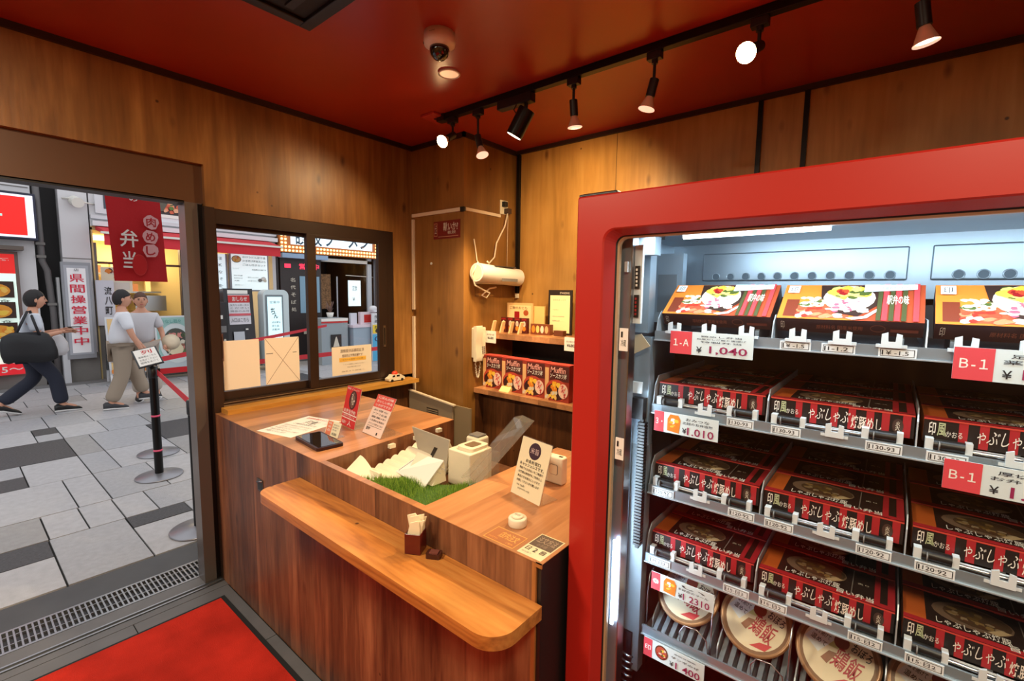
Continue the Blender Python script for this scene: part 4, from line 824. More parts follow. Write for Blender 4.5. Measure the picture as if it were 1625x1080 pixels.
def price(sh, x0, z0, w, h, code, l, num, rf=.31, pic=0, label=None):
    fw = lambda s_: ''.join(chr(ord(ch) + 0xFEE0) if ch.isalnum() and ord(ch) < 128 else ch for ch in s_)
    code = fw(code)
    b = MB(); b.box((x0, 1.158, z0), (x0 + w, 1.160, z0 + h), ink(214, 228, 232)); c = CV(b, (x0, 1.1577, z0), **FY, w=w, h=h, eps=.00015)
    c.rect(0, 0, rf, 1, ink(218, 74, 84)); c.text(code, rf * .16, .36, rf * .86, .66, KW, .02)
    u = rf + .06
    if pic == 1: c.poly([(u, .12), (u + .19, .06), (u + .21, .7), (u + .17, .92), (u + .04, .92), (u, .7)], KO); c.blobs(u + .05, .3, u + .15, .7, [KY, KW, ink(240, 170, 60)], 6, .035, 2, 4); u += .24
    if pic == 2: c.ell(u + .1, .55, .11, .38, KBR); c.ell(u + .1, .55, .09, .31, ink(180, 80, 60)); c.blobs(u + .04, .35, u + .16, .75, [KY, KRD, KC, KGR], 14, .025, 2, 5); u += .26
    for i, t in enumerate(l):
        n = len(l); c.text(t, u + .05 * ((i + 1) % 2), .56 + (n - 1 - i) * (.36 / n), .92 - .05 * ((i + 1) % 2), .56 + (n - i) * (.36 / n) - .05, PRINTK, .005)
    c.text('¥', rf + (.06 if not pic else .3), .12, rf + (.13 if not pic else .37), .38, PRINTK, .01); c.text(num, max(u + .08, .5), .08, .94, .44, KMA, .02)
    b.build('price_tag', sh, label=label)
LIP = mat('shelf_lip_metal', (150, 164, 174), .35, .55); DIV = mat('divider_metal', (186, 196, 204), .35, .5)
CX = [(-.470, -.214), (-.202, .046), (.061, .315), (.33, .55)]
zl = {1: 1.484, 2: 1.291, 3: 1.071, 4: .877, 5: .665}
shelves = {}
for k in (1, 2, 3, 4, 5):
    z = zl[k]
    sh = bpy.data.objects.new('shelf', None); COL.objects.link(sh); sh.parent = vm; sh.location = (0, 0, 0); WL[sh.name] = WL[vm.name].copy()
    shelves[k] = sh
    b = MB(); b.box((-.478, 1.175, z), (.56, 1.18, z + .024), LIP); b.box((-.478, 1.17, z - .001), (.56, 1.1755, z + .0015), DIV); b.build('front_lip', sh)
    b = MB(); b.box((-.478, 1.18, z + (.010 if k != 5 else 0)), (.56, 1.64, z + (.014 if k != 5 else .006)), FD if k != 5 else FGR); b.build('tray', sh)
    if k == 5: continue
    for x in (-.4765, -.2085, .0525, .322):
        b = MB(); hgt = .095 if k > 1 else .075
        b.prism([(1.176, z), (1.19, z + hgt * .75), (1.21, z + hgt), (1.60, z + hgt), (1.60, z)], x - .0012, x + .0012, DIV, 'x'); b.build('divider', sh)
    for ci, (x0, x1) in enumerate(CX[:3]):
        if k == 1:
            for xx in (x0 + .045, (x0 + x1) / 2, x1 - .045): inst(HOOK, 'hook', sh, (xx, 1.176, z + .034))
        else:
            inst(ROLL, 'roller_clip', sh, (x0 + .038, 1.186, z + .033)); inst(ROLL, 'roller_clip', sh, (x1 - .045, 1.186, z + .033)); inst(HOOK, 'hook', sh, ((x0 + x1) / 2, 1.18, z + .030)); inst(RODM, 'rod', sh, ((x0 + x1) / 2 - .003, 1.187, z + .028))
slot(shelves[1], -.190, 1.485, '¥ -1.5'); slot(shelves[1], -.113, 1.485, '1-1.2'); slot(shelves[1], -.018, 1.485, '¥ -1.5')
for k, tt in ((2, '130-93'), (3, '120·92'), (4, '15·日2')):
    if k > 2: slot(shelves[k], -.466, zl[k] + .002, tt)
    slot(shelves[k], -.290 if k == 2 else -.275, zl[k] + .002, tt); slot(shelves[k], -.196, zl[k] + .002, tt); slot(shelves[k], -.025, zl[k] + .002, tt); slot(shelves[k], .068, zl[k] + .002, tt)
price(shelves[1], -.430, 1.456, .190, .056, '1-A', ['鶏めし弁当', '和風だしご飯と唐揚げ', '特製弁当'], '1,040', .28, label='red and white 1-A price tag')
price(shelves[1], .090, 1.457, .175, .058, 'B-1', ['足湯弁当', '薬味付き'], '1,040', .30, label='upper red and white B-1 price tag')
price(shelves[2], -.462, 1.250, .158, .053, '3・', ['おみつな', '北越のお弁当形'], '1.010', .16, 1, label='price tag with small orange picture and 1.010')
price(shelves[2], .093, 1.252, .175, .056, 'B-1', ['厚切ひれ', 'お弁当装い'], '1.040', .29, label='lower red and white B-1 price tag')
price(shelves[4], -.450, .818, .160, .048, '※', ['い', 'ま好恋のマール'], '1 2310', .15, 1, label='price tag with small orange picture and 2310')
price(shelves[5], -.463, .620, .160, .052, '印', ['南炊き御飯', 'ザンギのぜ'], '1 400', .15, 2, label='price tag with round bowl picture and 400')
# ---- striped bento cartons
BK = ink(30, 24, 24); BR = ink(172, 38, 46)
def art_side(c):
    c.rect(0, 0, 1, 1, BK)
    for u in (.22, .33, .48, .60, .72, .82, .95): c.rect(u - .022, 0, u + .028, 1, BR)
    c.rect(0, .93, 1, 1, ink(206, 70, 60)); c.text('印', .03, .3, .07, .85, KW, .02); c.text('風', .08, .3, .13, .85, ink(190, 200, 160), .02); c.text('かおる', .13, .3, .22, .55, KW); c.text('ゃぶしゃぶ', .29, .22, .58, .78, KW, .0, slant=.02); c.text('焼豚めし', .60, .08, .80, .66, ink(240, 226, 214), .015); c.ell(.9, .45, .035, .32, ink(70, 50, 44)); c.text('炎', .885, .25, .915, .65, KC)
def art_top(c):
    c.rect(0, 0, 1, 1, ink(46, 30, 26)); c.rect(0, 0, .14, 1, ink(196, 96, 40)); c.rect(0, 0, 1, .12, BR); c.ell(.42, .6, .24, .34, ink(120, 96, 78)); c.ell(.45, .62, .20, .27, ink(84, 62, 44)); c.blobs(.3, .42, .58, .82, [ink(140, 112, 70), ink(104, 78, 40), ink(150, 128, 100), ink(90, 60, 40)], 22, .03, 1.6, 9)
    c.poly([(.5, .35), (.58, .5), (.64, .48), (.55, .3)], ink(196, 170, 130)); c.text('しゃぶしゃぶ焼豚', .2, .14, .62, .32, KW, .02); c.text('旨い弁当', .6, .03, .86, .18, KW, .02); c.rect(.70, .05, .708, .95, ink(120, 110, 104)); c.rect(.86, 0, .9, 1, BR); c.rect(.95, 0, 1, 1, BR); c.text('炙り', .74, .5, .82, .56, KC)
bento = thing('bento_box', 'x', 'bento box', (0, 0, 0), 'striped meal boxes in the vending machine')
b = MB(); b.box((-.1265, 0, 0), (.1265, .13, .047), BK); b.box((-.1266, .001, .0), (-.1262, .129, .047), ink(196, 96, 40)); bc = b.build('carton', bento)
b = MB(); art_top(CV(b, (-.1265, 0, .0472), **FZ, w=.253, h=.13, eps=.00012)); b.build('top_print', bc)
b = MB(); art_side(CV(b, (-.1265, -.0002, 0), **FY, w=.253, h=.047, eps=.00012)); b.build('side_print', bento)
def art_food(c):
    c.rect(0, 0, 1, 1, ink(222, 126, 44)); c.rect(.55, 0, 1, 1, ink(168, 68, 36)); c.rect(.04, .06, .14, .55, ink(120, 50, 30)); c.rect(.14, .04, .52, .42, ink(196, 84, 52)); c.blobs(.16, .35, .34, .6, [KW, KC, KGR, ink(200, 190, 150)], 40, .022, 1.6, 11)
    c.blobs(.16, .06, .48, .30, [ink(206, 76, 50), ink(230, 130, 90), ink(176, 50, 36), KC], 36, .03, 1.4, 12); c.ell(.47, .62, .22, .52, K) if False else c.poly([(.28, .98), (.30, .6), (.42, .18), (.58, .10), (.70, .4), (.72, .8), (.66, .98)], ink(54, 34, 28))
    c.ell(.5, .6, .185, .36, KC); c.blobs(.38, .62, .62, .9, [KY, ink(246, 220, 110), ink(232, 186, 60), KGR], 26, .045, 1.7, 13); c.blobs(.42, .7, .52, .84, [ink(214, 70, 40), KRD], 5, .03, 1.8, 14); c.blobs(.40, .22, .62, .5, [KC, KW, ink(176, 90, 110), ink(220, 190, 170)], 46, .026, 1.5, 15)
    c.poly([(.5, .04), (.62, .1), (.70, .3), (.72, .28), (.64, .05), (.55, 0)], KW)
    for u in (.70, .78, .86): c.rect(u, 0, u + .03, 1, ink(70, 74, 40))
    for u in (.735, .815, .93): c.rect(u, 0, u + .035, 1, ink(214, 64, 70))
    c.poly([(.60, .98), (.95, .98), (.95, .84), (.60, .76)], ink(214, 226, 230)); c.text('レンジで温めてください', .64, .84, .92, .92, KG); c.text('駅弁の味', .76, .42, .9, .68, KC, .02); c.rect(.03, .72, .12, .94, KW); c.text('印', .05, .75, .10, .91, K)
def art_fside(c): c.rect(0, 0, 1, 1, ink(58, 26, 20)); c.text('原材料名 国産米使用', .3, .3, .62, .6, ink(150, 84, 60)); c.ell(.72, .5, .05, .25, ink(120, 70, 50)); c.ell(.72, .5, .045, .2, ink(58, 26, 20)); c.text('印', .03, .2, .06, .8, KC); c.rect(.8, .3, .97, .5, ink(120, 60, 44))
food = thing('bento_box', 'x', 'bento box', (0, 0, 0), 'meal boxes tilted on the top shelf of the vending machine')
b = MB(); b.box((-.1255, 0, 0), (.1255, .13, .036), ink(58, 26, 20)); fc = b.build('carton', food)
b = MB(); art_food(CV(b, (-.1255, 0, .0362), **FZ, w=.251, h=.13, eps=.00012)); b.build('top_print', fc)
b = MB(); art_fside(CV(b, (-.1255, -.0002, 0), **FY, w=.251, h=.036, eps=.00012)); b.build('side_print', food)
for ci, (x0, x1) in enumerate(CX[:3]):
    o = food if ci == 0 else copy_tree(food)
    o.location = ((x0 + x1) / 2, 1.212, 1.524); o.rotation_euler = (math.radians(35), 0, 0)
    o['label'] = ['tilted meal box with rice bowl picture at the left of the top shelf', 'tilted meal box with rice bowl picture in the middle of the top shelf', 'tilted meal box with rice bowl picture at the right of the top shelf'][ci]
first = True
rown = {2: 'second', 3: 'third', 4: 'fourth'}; coln = ['left', 'middle', 'right']
for k in (2, 3, 4):
    for ci, (x0, x1) in enumerate(CX[:3]):
        for d in (0, 1, 2):
            o = bento if first else copy_tree(bento); first = False
            tl = {2: 0, 3: 0, 4: 0}[k]
            o.location = ((x0 + x1) / 2, 1.20 + d * .142, zl[k] + .0155 + (.018 if k == 2 else .018) + d * 0.0); o.rotation_euler = (tl, 0, 0)
            o['label'] = 'black and red striped meal box on the %s shelf, %s column, %s' % (rown[k], coln[ci], ['at the front', 'second in line', 'at the back'][d])
# rail under cartons so they rest on something
for k in (2, 3, 4):
    b = MB()
    for ci, (x0, x1) in enumerate(CX[:3]):
        for xx in (x0 + .04, (x0 + x1) / 2, x1 - .04): b.box((xx - .006, 1.20, zl[k] + .014), (xx + .006, 1.62, zl[k] + .0335), FGR)
    b.build('slide_rail', shelves[k])
b = MB()
for ci, (x0, x1) in enumerate(CX[:3]):
    for xx in (x0 + .03, x1 - .03): b.prism([(1.205, 1.50), (1.205, 1.519), (1.32, 1.599), (1.33, 1.50)], xx - .004, xx + .004, FGR, 'x')
b.build('slope_bracket', shelves[1])
# ---- bowls with printed lids on the bottom shelf
def art_lid(c):
    c.ell(.5, .5, .5, .5, ink(120, 84, 50), 32); c.ell(.5, .5, .455, .455, ink(222, 208, 176), 32); c.ell(.34, .72, .22, .2, ink(196, 196, 130), 18); c.poly([(.06, .42), (.3, .34), (.4, .68), (.14, .76)], ink(214, 222, 222)); c.lines(['蓋を開けて', '温めて'], .12, .46, .34, .66, PRINTK, .3, .01)
    c.ell(.47, .68, .1, .1, ink(122, 46, 26), 16); c.text('おぼろ', .6, .66, .86, .8, K, .02); c.text('鶏飯', .48, .3, .84, .62, ink(168, 30, 44), .03); c.poly([(.36, .30), (.46, .28), (.5, .5), (.4, .46)], ink(140, 90, 60)); c.poly([(.62, .12), (.84, .2), (.88, .34), (.72, .26)], ink(190, 44, 50))
bowl = None; RB = .079
bx = [-.384, -.213, -.042, .129, .30]
for i, x in enumerate(bx):
    if bowl is None:
        bowl = thing('lidded_bowl', 'x', 'bowl', (0, 0, 0), 'round lidded bowls on the bottom shelf of the vending machine')
        b = MB(); b.lathe([(.045, -.058), (.058, -.056), (.074, -.012), (.080, -.004), (.080, 0)], mat('bowl_copper', (110, 66, 46), .3, .2), n=40); b.build('bowl', bowl)
        b = MB(); b.lathe([(.0822, -.004), (.083, .001), (.079, .0035), (.0735, .002)], mat('bowl_rim', (150, 112, 78), .3, .3), n=40, cap=False); b.cyl((0, 0, .0012), (0, 0, .0022), .0765, KC, 40); ld = b.build('lid', bowl)
        b = MB(); u_ = Vector((math.cos(.38), -math.sin(.38), 0)); v_ = Vector((math.sin(.38), math.cos(.38), 0)); art_lid(CV(b, (u_ + v_) * -.075 + Vector((0, 0, .0024)), u_, v_, .15, .15, .00015)); b.build('lid_print', ld)
        o = bowl
    else: o = copy_tree(bowl)
    o.location = (x, 1.258, .781); o.rotation_euler = (math.radians(48), 0, 0)
    o['label'] = ['round lidded bowl at the left end of the bottom shelf, above the 400 tag', 'round lidded bowl second from the left on the bottom shelf', 'round lidded bowl third from the left on the bottom shelf', 'round lidded bowl fourth from the left on the bottom shelf', 'round lidded bowl fifth from the left on the bottom shelf'][i]
b = MB()
for i, x in enumerate(bx):
    for j in range(7):
        xx = x - .066 + j * .022; b.prism([(1.182, .672), (1.182, .684), (1.30, .735), (1.30, .672)], xx, xx + .011, LIP, 'x')
    b.prism([(1.20, .675), (1.20, .700), (1.21, .712), (1.29, .76), (1.30, .72), (1.30, .675)], x - .075, x - .072, DIV, 'x')
b.build('ribbed_ramp', shelves[5])
for x in [-.4695, -.2985, -.1275, .0435, .2145, .39]:
    b = MB(); b.tube([(x, 1.185, .67), (x, 1.185, .78), (x, 1.195, .83), (x, 1.26, .85), (x, 1.50, .85)], .0022, STEEL, 6); b.build('wire_divider', shelves[5])
for x in bx:
    b = MB(); b.tube([(x + .01, 1.183, .672), (x + .01, 1.175, .72), (x + .02, 1.178, .738), (x + .05, 1.183, .738), (x + .075, 1.183, .72), (x + .082, 1.183, .67)], .0018, STEEL, 6); b.build('wire_stop', shelves[5])
# ================================================================ STREET: stanchions, banner, shop fronts, people
SB = mat('stanchion_base', (150, 150, 156), .35, .7); REDB = mat('red_belt', (206, 30, 44), .6); PINKT = mat('pink_tape', (236, 90, 130), .5)
def stanchion(x, y, h, label):
    t = thing('queue_post', label, 'queue post', (x, y, 0), 'black belt posts on the street')
    b = MB(); b.lathe([(.168, .001), (.170, .006), (.165, .012), (.06, .024), (.04, .03)], SB, (x, y, 0), 40); b.build('base', t)
    b = MB(); b.cyl((x, y, .025), (x, y, h - .09), .031, BLKM, 20); b.build('post', t)
    b = MB(); b.lathe([(.031, h - .10), (.036, h - .09), (.036, h - .005), (.03, h)], BLACK, (x, y, 0), 20); b.box((x - .02, y + .02, h - .075), (x + .02, y + .045, h - .02), BLACK); b.build('belt_head', t)
    return t
pA = stanchion(-4.77, 1.09, .95, 'black belt post holding the tilted sign, in front of the doorway')
stanchion(-3.50, 1.0, .88, 'black belt post nearest the shop, half behind the door jamb')
stanchion(-5.45, 1.25, .97, 'black belt post farthest away, behind the post with the tilted sign')
stanchion(-5.2, 4.9, .95, 'black belt post seen through the window at the far end of the belts')
b = MB(); b.lathe([(.033, .52), (.033, .535)], PINKT, (-4.77, 1.09, 0), 16); b.lathe([(.033, .22), (.033, .235)], PINKT, (-4.77, 1.09, 0), 16); b.build('tape_band', pA)
def belt(p, q, sag, label, h=.048):
    b = MB(); p = Vector(p); q = Vector(q); n = 12; ls = []
    d = (q - p).normalized(); s = Vector((-d.y, d.x, 0)).normalized() * .0015
    for i in range(n + 1):
        u = i / n; c = p.lerp(q, u) - Vector((0, 0, sag * 4 * u * (1 - u))); ls.append([c - s, c + s, c + s + Vector((0, 0, h)), c - s + Vector((0, 0, h))])
    b.loft(ls, REDB, False, cap=True); solo(b, 'queue_belt', label, 'belt', 'red belts between the queue posts')
belt((-4.73, 1.11, .875), (-3.53, 1.01, .81), .0, 'red belt running down from the sign post to the nearest post')
belt((-4.77, 1.13, .875), (-5.17, 4.87, .875), .02, 'near red belt stretching along the street behind the window')
belt((-5.45, 1.30, .89), (-9.0, 5.0, .86), .0, 'far red belt stretching along the street behind the window')
t = thing('post_sign', 'tilted white sign in a black frame on the belt post', 'sign', (-4.77, 1.0, .95))
Ms = Matrix.Translation((-4.77, 1.06, 1.03)) @ Matrix.Rotation(math.radians(90), 4, 'Z') @ Matrix.Rotation(math.radians(28), 4, 'X') @ Matrix.Rotation(math.radians(-14), 4, 'Y')
b = MB(); b.box((-.085, -.125, -.006), (.085, .125, .004), BLACK, Ms); b.build('frame', t)
b = MB(); b.box((-.074, -.114, .0042), (.074, .114, .006), KW, Ms); c = CV(b, (-.074, -.114, .0065), **FZ, w=.148, h=.228, M=Ms); c.text('列', .3, .66, .8, .92, KR, .02); c.lines(['最後尾はこちら', 'お並びください', '間隔をあけて'], .1, .1, .9, .58, KG); b.build('paper', t)
b = MB(); b.cyl((-4.77, 1.09, .945), (-4.77, 1.08, 1.02), .012, BLACK, 8); b.build('bracket', t)
# hanging banner
t = thing('shop_banner', 'red hanging cloth banner with white lettering outside the doorway', 'banner', (-4.5, .98, 1.65))
RB_ = mat('banner_cloth', (188, 22, 28), .8, bump=.1, bscale=60); b = MB(); ls = []
for i in range(15):
    v = i / 14; z = 2.52 - .87 * v; ls.append([(-4.5 + .012 * math.sin(u * 7 + v * 4) * v, (.80 + .035 * v) + (.33) * u, z) for u in [k / 10 for k in range(11)]])
b.loft(ls, RB_, True, close=False); b.loft([[(p[0] - .003, p[1], p[2]) for p in l] for l in ls], RB_, True, close=False); b.build('cloth', t)
b = MB(); b.cyl((-4.5, .76, 2.53), (-4.5, 1.18, 2.53), .010, WHITE, 10); b.cyl((-4.5, .78, 2.53), (-2.95, .78, 2.60), .010, WHITE, 8); b.build('pole', t)
b = MB(); b2 = MB(); CV(b2, (-4.484, .835, 1.65), **FX, w=.33, h=.62, eps=.001).text('の', .34, .96, .5, 1.03, KW, .02); b2.build('lettering', t); c = CV(b, (-4.484, .835, 1.65), **FX, w=.33, h=.62, eps=.001); KWR = ink(226, 170, 170)
c.text('弁', .13, .41, .46, .62, KW, .02); c.text('当', .16, .15, .40, .36, KW, .02); c.ell(.46, .2, .14, .13, ink(206, 60, 60)); c.ell(.46, .2, .13, .12, ink(196, 36, 38))
for cu, cv, g in ((.72, .73, '肉'), (.69, .55, 'め'), (.68, .38, 'し')): c.ell(cu, cv, .15, .085, KWR, 12, 0, .12); c.text(g, cu - .09, cv - .055, cu + .09, cv + .055, ink(178, 20, 28), .03)
b.build('lettering', t)

FW2 = mat('facade_white', (212, 210, 212), .55, noise=.05, nscale=2); FGy = mat('facade_grey', (120, 116, 112), .6, noise=.15, nscale=3); DKG = mat('facade_gap_dark', (40, 38, 38), .8)
XF = -10.5
def lit(r, g, b_, e): return ink(r, g, b_, e)
# building 1 (left)
t = thing('left_shop_building', 'white shop building at the far left with lit red sign and menu board', 'building', (XF, -1, 0))
b = MB(); b.box((-12, -6, 0), (XF, 1.0, 5.2), FW2); b.box((XF, -6, 0), (XF + .06, 1.0, .24), FGy)
for i in range(3): b.box((XF, -6, 3.02 + i * .09), (XF + .015, .98, 3.03 + i * .09), FGy)
b.build('wall', t)
b = MB(); b.box((XF + .02, -1.4, 2.30), (XF + .22, 1.03, 3.0), mat('sign_frame_navy', (34, 38, 60), .4)); b.build('sign_box', t, bevel=.01)
b = MB(); c = CV(b, (XF + .222, -1.36, 2.335), **FX, w=2.36, h=.63, eps=.003); c.rect(0, 0, 1, 1, lit(236, 236, 250, .7)); c.rect(.01, .05, .965, .95, lit(232, 28, 22, .6)); c.text('ごはん ー', .12, .3, .86, .7, lit(170, 214, 200, .6), .03); b.build('sign_face', t)
b = MB(); b.box((XF, -.9, .22), (XF + .09, .80, 2.12), mat('menu_frame', (110, 90, 84), .4)); b.build('menu_frame', t)
b = MB(); c = CV(b, (XF + .092, -.86, .26), **FX, w=1.62, h=1.82, eps=.003); c.rect(0, 0, 1, 1, lit(222, 244, 232, .5)); c.rect(0, .84, 1, 1, lit(214, 34, 30, .5)); c.text('日の御飯の番', .2, .875, .98, .965, KW, .04)
for j, yy in enumerate((.70, .53, .36)):
    for u0 in (.08, .44, .76):
        c.rect(u0 - .02, yy - .06, u0 + .22, yy + .075, ink(60, 36, 28)); c.ell(u0 + .10, yy, .095, .055, ink(226, 150, 50)); c.blobs(u0 + .04, yy - .03, u0 + .17, yy + .03, [KY, KO, ink(240, 190, 90)], 8, .026, .7, j)
    c.text('おにぎり定食', .5, yy - .10, .95, yy - .075, K)
c.lines(['いくらご飯特', '盛合わせ膳'], .45, .2, .98, .27, KR, .3, .02); c.blobs(.1, .1, .98, .2, [KO, KR, KY, KGR], 26, .03, .7, 20); c.rect(0, 0, 1, .095, lit(200, 30, 40, .5)); c.text('全品¥415〜', .5, .015, .99, .08, KW, .04); b.build('menu_print', t)
b = MB(); b.box((XF, -6, 2.14), (XF + .25, .86, 2.20), mat('shop_ledge', (96, 84, 76), .5)); b.build('ledge', t)
# alley gap with drain pipe
t = thing('drain_pipe', 'grey drain pipe in the dark gap between the white buildings', 'pipe', (-10.55, 1.1, 0))
b = MB(); b.tube([(-10.5, 1.06, 3.9), (-10.5, 1.07, 2.0), (-10.5, 1.12, 1.85), (-10.5, 1.15, 1.2), (-10.5, 1.15, 0)], .042, mat('pipe_grey', (96, 92, 92), .5), 12); b.build('pipe', t)
for z in (2.25, 2.05, 1.3): b = MB(); b.box((-10.56, 1.01 + (.08 if z < 2 else 0), z), (-10.44, 1.115 + (.08 if z < 2 else 0), z + .04), FGy); b.build('clamp', t)
b = MB(); b.box((-12, 1.0, 0), (-10.72, 1.31, 5.2), DKG); struct(b, 'wall_alley')
b = MB(); b.box((-10.62, 1.215, 0), (-10.5, 1.25, 1.75), mat('white_strip', (206, 206, 206), .5)); b.box((-10.6, 1.205, 0.02), (-10.38, 1.285, .55), mat('meter_white', (196, 196, 200), .5)); solo(b, 'white_post', 'narrow white strip with meter box beside the vertical lettered sign', 'post')
# pilaster building with vertical sign
t = thing('white_pilaster', 'white pilaster with grey base between the two shops', 'pilaster', (XF, 1.46, 0))
b = MB(); b.box((-12, 1.31, .5), (XF, 1.66, 5.2), FW2); b.build('column', t)
b = MB(); b.box((-12, 1.29, 0), (XF + .03, 1.67, .5), FGy); b.build('base', t); b = MB(); b.box((XF - .01, 1.31, 2.06), (XF + .004, 1.66, 2.075), FGy); b.build('joint', t)
t = thing('wall_floodlight', 'round white floodlight on brackets high on the white pilaster', 'lamp', (XF, 1.5, 3.0))
b = MB(); b.cyl((XF + .02, 1.50, 3.0), (XF + .2, 1.52, 2.95), .08, WHITE, 18); b.tube([(XF, 1.36, 3.02), (XF + .08, 1.44, 3.02), (XF + .1, 1.5, 3.0)], .012, WHITE); b.tube([(XF, 1.75, 2.98), (XF + .08, 1.62, 2.98), (XF + .1, 1.54, 3.0)], .012, WHITE); b.build('lamp', t)
t = thing('vertical_sign', 'tall white vertical sign with red lettering on the pilaster', 'sign', (XF + .1, 1.44, .44))
Mv = Matrix.Translation((XF + .1, 1.44, 1.21))
b = MB(); b.box((-.04, -.18, -.79), (.03, .18, .79), mat('sign_frame_grey', (150, 152, 158), .4, .3), Mv); b.build('frame', t)
b = MB(); c = CV(b, (XF + .132, 1.44 - .15, .49), **FX, w=.30, h=1.46, eps=.003); c.rect(0, 0, 1, 1, ink(170, 172, 180)); c.rect(.12, .02, .88, .97, ink(240, 238, 240)); KS = ink(214, 30, 62)
for i, g in enumerate('県間操営業中中'): c.text(g, .2, .86 - i * .118 - .045, .8, .86 - i * .118 + .045, KS, .04)
c.text('店', .4, .935, .6, .965, K); b.build('face', t)
# shop B: kitchen with red awning
t = thing('kitchen_shop', 'shop with red awning and warm lit open kitchen window across the street', 'building', (XF, 3.1, 0))
WK = mat('kitchen_wall', (216, 190, 130), .6)
b = MB(); b.box((-12, 1.68, 2.62), (XF, 4.69, 5.2), FW2); b.box((-12, 4.62, 0), (XF, 4.69, 2.62), FW2); b.box((-12.2, 1.68, 0), (-12, 4.69, 2.62), WK); b.box((-12, 1.68, 2.56), (-10.5, 4.62, 2.62), WK); b.box((-12, 1.68, 0), (-10.5, 1.70, 2.6), WK); b.box((XF - .1, 1.70, 0), (XF, 2.95, 1.0), FGy); b.build('wall', t)
b = MB(); b.box((XF - .12, 2.93, 0), (XF, 3.05, 2.35), mat('dark_mullion', (46, 40, 44), .4)); b.box((XF - .12, 1.67, 0), (XF - .02, 1.74, 2.35), FGy); b.build('window_frame', t)
b = MB(); b.prism([(XF, 2.62), (XF + .06, 2.62), (XF + .62, 2.50), (XF + .62, 2.46), (XF, 2.56)], 1.74, 4.52, mat('awning_red', (212, 40, 52), .7), 'y'); b.box((XF + .60, 1.74, 2.28), (XF + .615, 4.52, 2.46), mat('awning_red', (212, 40, 52), .7)); b.build('awning', t)
b = MB(); b.box((XF + .60, 1.70, 2.455), (XF + .66, 4.56, 2.49), WHITE); b.build('awning_bar', t)
b = MB(); b.box((XF, 1.69, 2.62), (XF + .14, 4.69, 2.70), ink(220, 220, 224)); b.box((XF, 1.68, 2.74), (XF + .08, 4.69, 2.80), ink(206, 206, 210)); b.build('cornice', t)
b = MB(); b.box((XF, 1.75, 2.84), (XF + .05, 2.36, 3.6), ink(214, 214, 218)); b.box((XF + .05, 1.86, 2.92), (XF + .055, 2.28, 3.5), ink(70, 74, 86)); b.build('upper_window', t)
b = MB(); b.box((XF, 2.44, 2.80), (XF + .05, 3.22, 3.5), ink(222, 222, 226)); c = CV(b, (XF + .052, 2.48, 2.88), **FX, w=.70, h=.58, eps=.003); c.rect(0, 0, 1, 1, ink(60, 50, 50)); c.rect(0, 0, 1, .10, KW); c.blobs(.22, .18, .98, .98, [ink(214, 96, 60), ink(236, 140, 100), ink(190, 70, 44), ink(230, 170, 130), ink(90, 120, 50)], 90, .06, 1.1, 31); c.poly([(0, .1), (.3, .2), (.42, .5), (.2, .72), (0, .5)], ink(90, 84, 70)); b.build('food_picture', t)
b = MB(); b.box((XF, 3.3, 2.84), (XF + .04, 4.62, 3.6), ink(208, 208, 212)); c = CV(b, (XF + .042, 3.3, 2.84), **FX, w=1.3, h=.76, eps=.003); c.text('うどん茶屋', .04, .06, .96, .5, ink(50, 50, 60), .04); b.build('name_sign', t)
b = MB(); b.box((XF - .02, 3.06, 1.0), (XF + .05, 3.72, 2.30), mat('panel_grey', (150, 150, 156), .5)); c = CV(b, (XF + .052, 3.08, 1.56), **FX, w=.60, h=.74, eps=.003); c.rect(0, 0, 1, 1, lit(220, 240, 246, .55)); c.lines(['ご注文方法', 'QUICK', 'お好きな', '席へどうぞ', '食券を'], .35, .1, .9, .92, KG, .5, .02); c.rect(.3, .48, .6, .6, ink(60, 60, 120)); c.rect(.36, .3, .62, .4, ink(60, 160, 210)); b.build('info_panel', t)
b = MB(); b.box((XF, 3.74, 1.56), (XF + .09, 4.50, 2.34), mat('panel_grey', (150, 150, 156), .5)); c = CV(b, (XF + .092, 3.77, 1.59), **FX, w=.70, h=.72, eps=.003); c.rect(0, 0, 1, 1, lit(224, 238, 240, .55)); c.ell(.14, .86, .13, .10, KBR); c.ell(.14, .86, .115, .085, ink(236, 200, 120)); c.blobs(.07, .8, .2, .92, [KY, KO, KC], 8, .03, 1, 33)
c.lines(['かけうどん定食温', 'かき揚げ海老天ぷら', 'ごはん付きセット'], .30, .68, .95, .96, KG, .4, .02); c.text('全品税込価格です', .55, .56, .96, .6, K, .03); c.text('トッピング', .04, .58, .2, .62, KG); c.lines(['天かす生姜', 'ねぎわかめ', ('大根', .6)], .05, .24, .28, .42, KG, .5, .02); c.lines(['冷やしぶっかけ', ('とろ玉うどん', .8)], .42, .24, .72, .38, KG, .5, .02); c.ell(.76, .28, .06, .05, KG); c.ell(.86, .32, .07, .06, KG); c.ell(.86, .32, .06, .05, KW); c.ell(.9, .27, .05, .045, KC); c.text('営業時間11:00〜', .05, .12, .3, .15, KG); b.build('menu_panel', t)
b = MB(); b.box((-12, 1.72, 2.50), (-11.3, 4.4, 2.54), lit(255, 232, 180, 2.2)); b.build('kitchen_lamp', t)
light('kitchen_light', 'AREA', (-11.2, 2.4, 2.45), 45, (1, .82, .5), 1.0)
b = MB(); b.box((-11.95, 1.9, 1.50), (-11.7, 2.9, 1.53), STEEL); b.box((-11.95, 1.9, 1.85), (-11.7, 2.9, 1.88), STEEL); b.box((-11.95, 2.4, 1.15), (-11.4, 2.9, 1.45), STEEL); b.box((-11.2, 1.75, .95), (-10.75, 2.92, 1.02), STEEL); b.build('kitchen_shelf', t)
rr = random.Random(9)
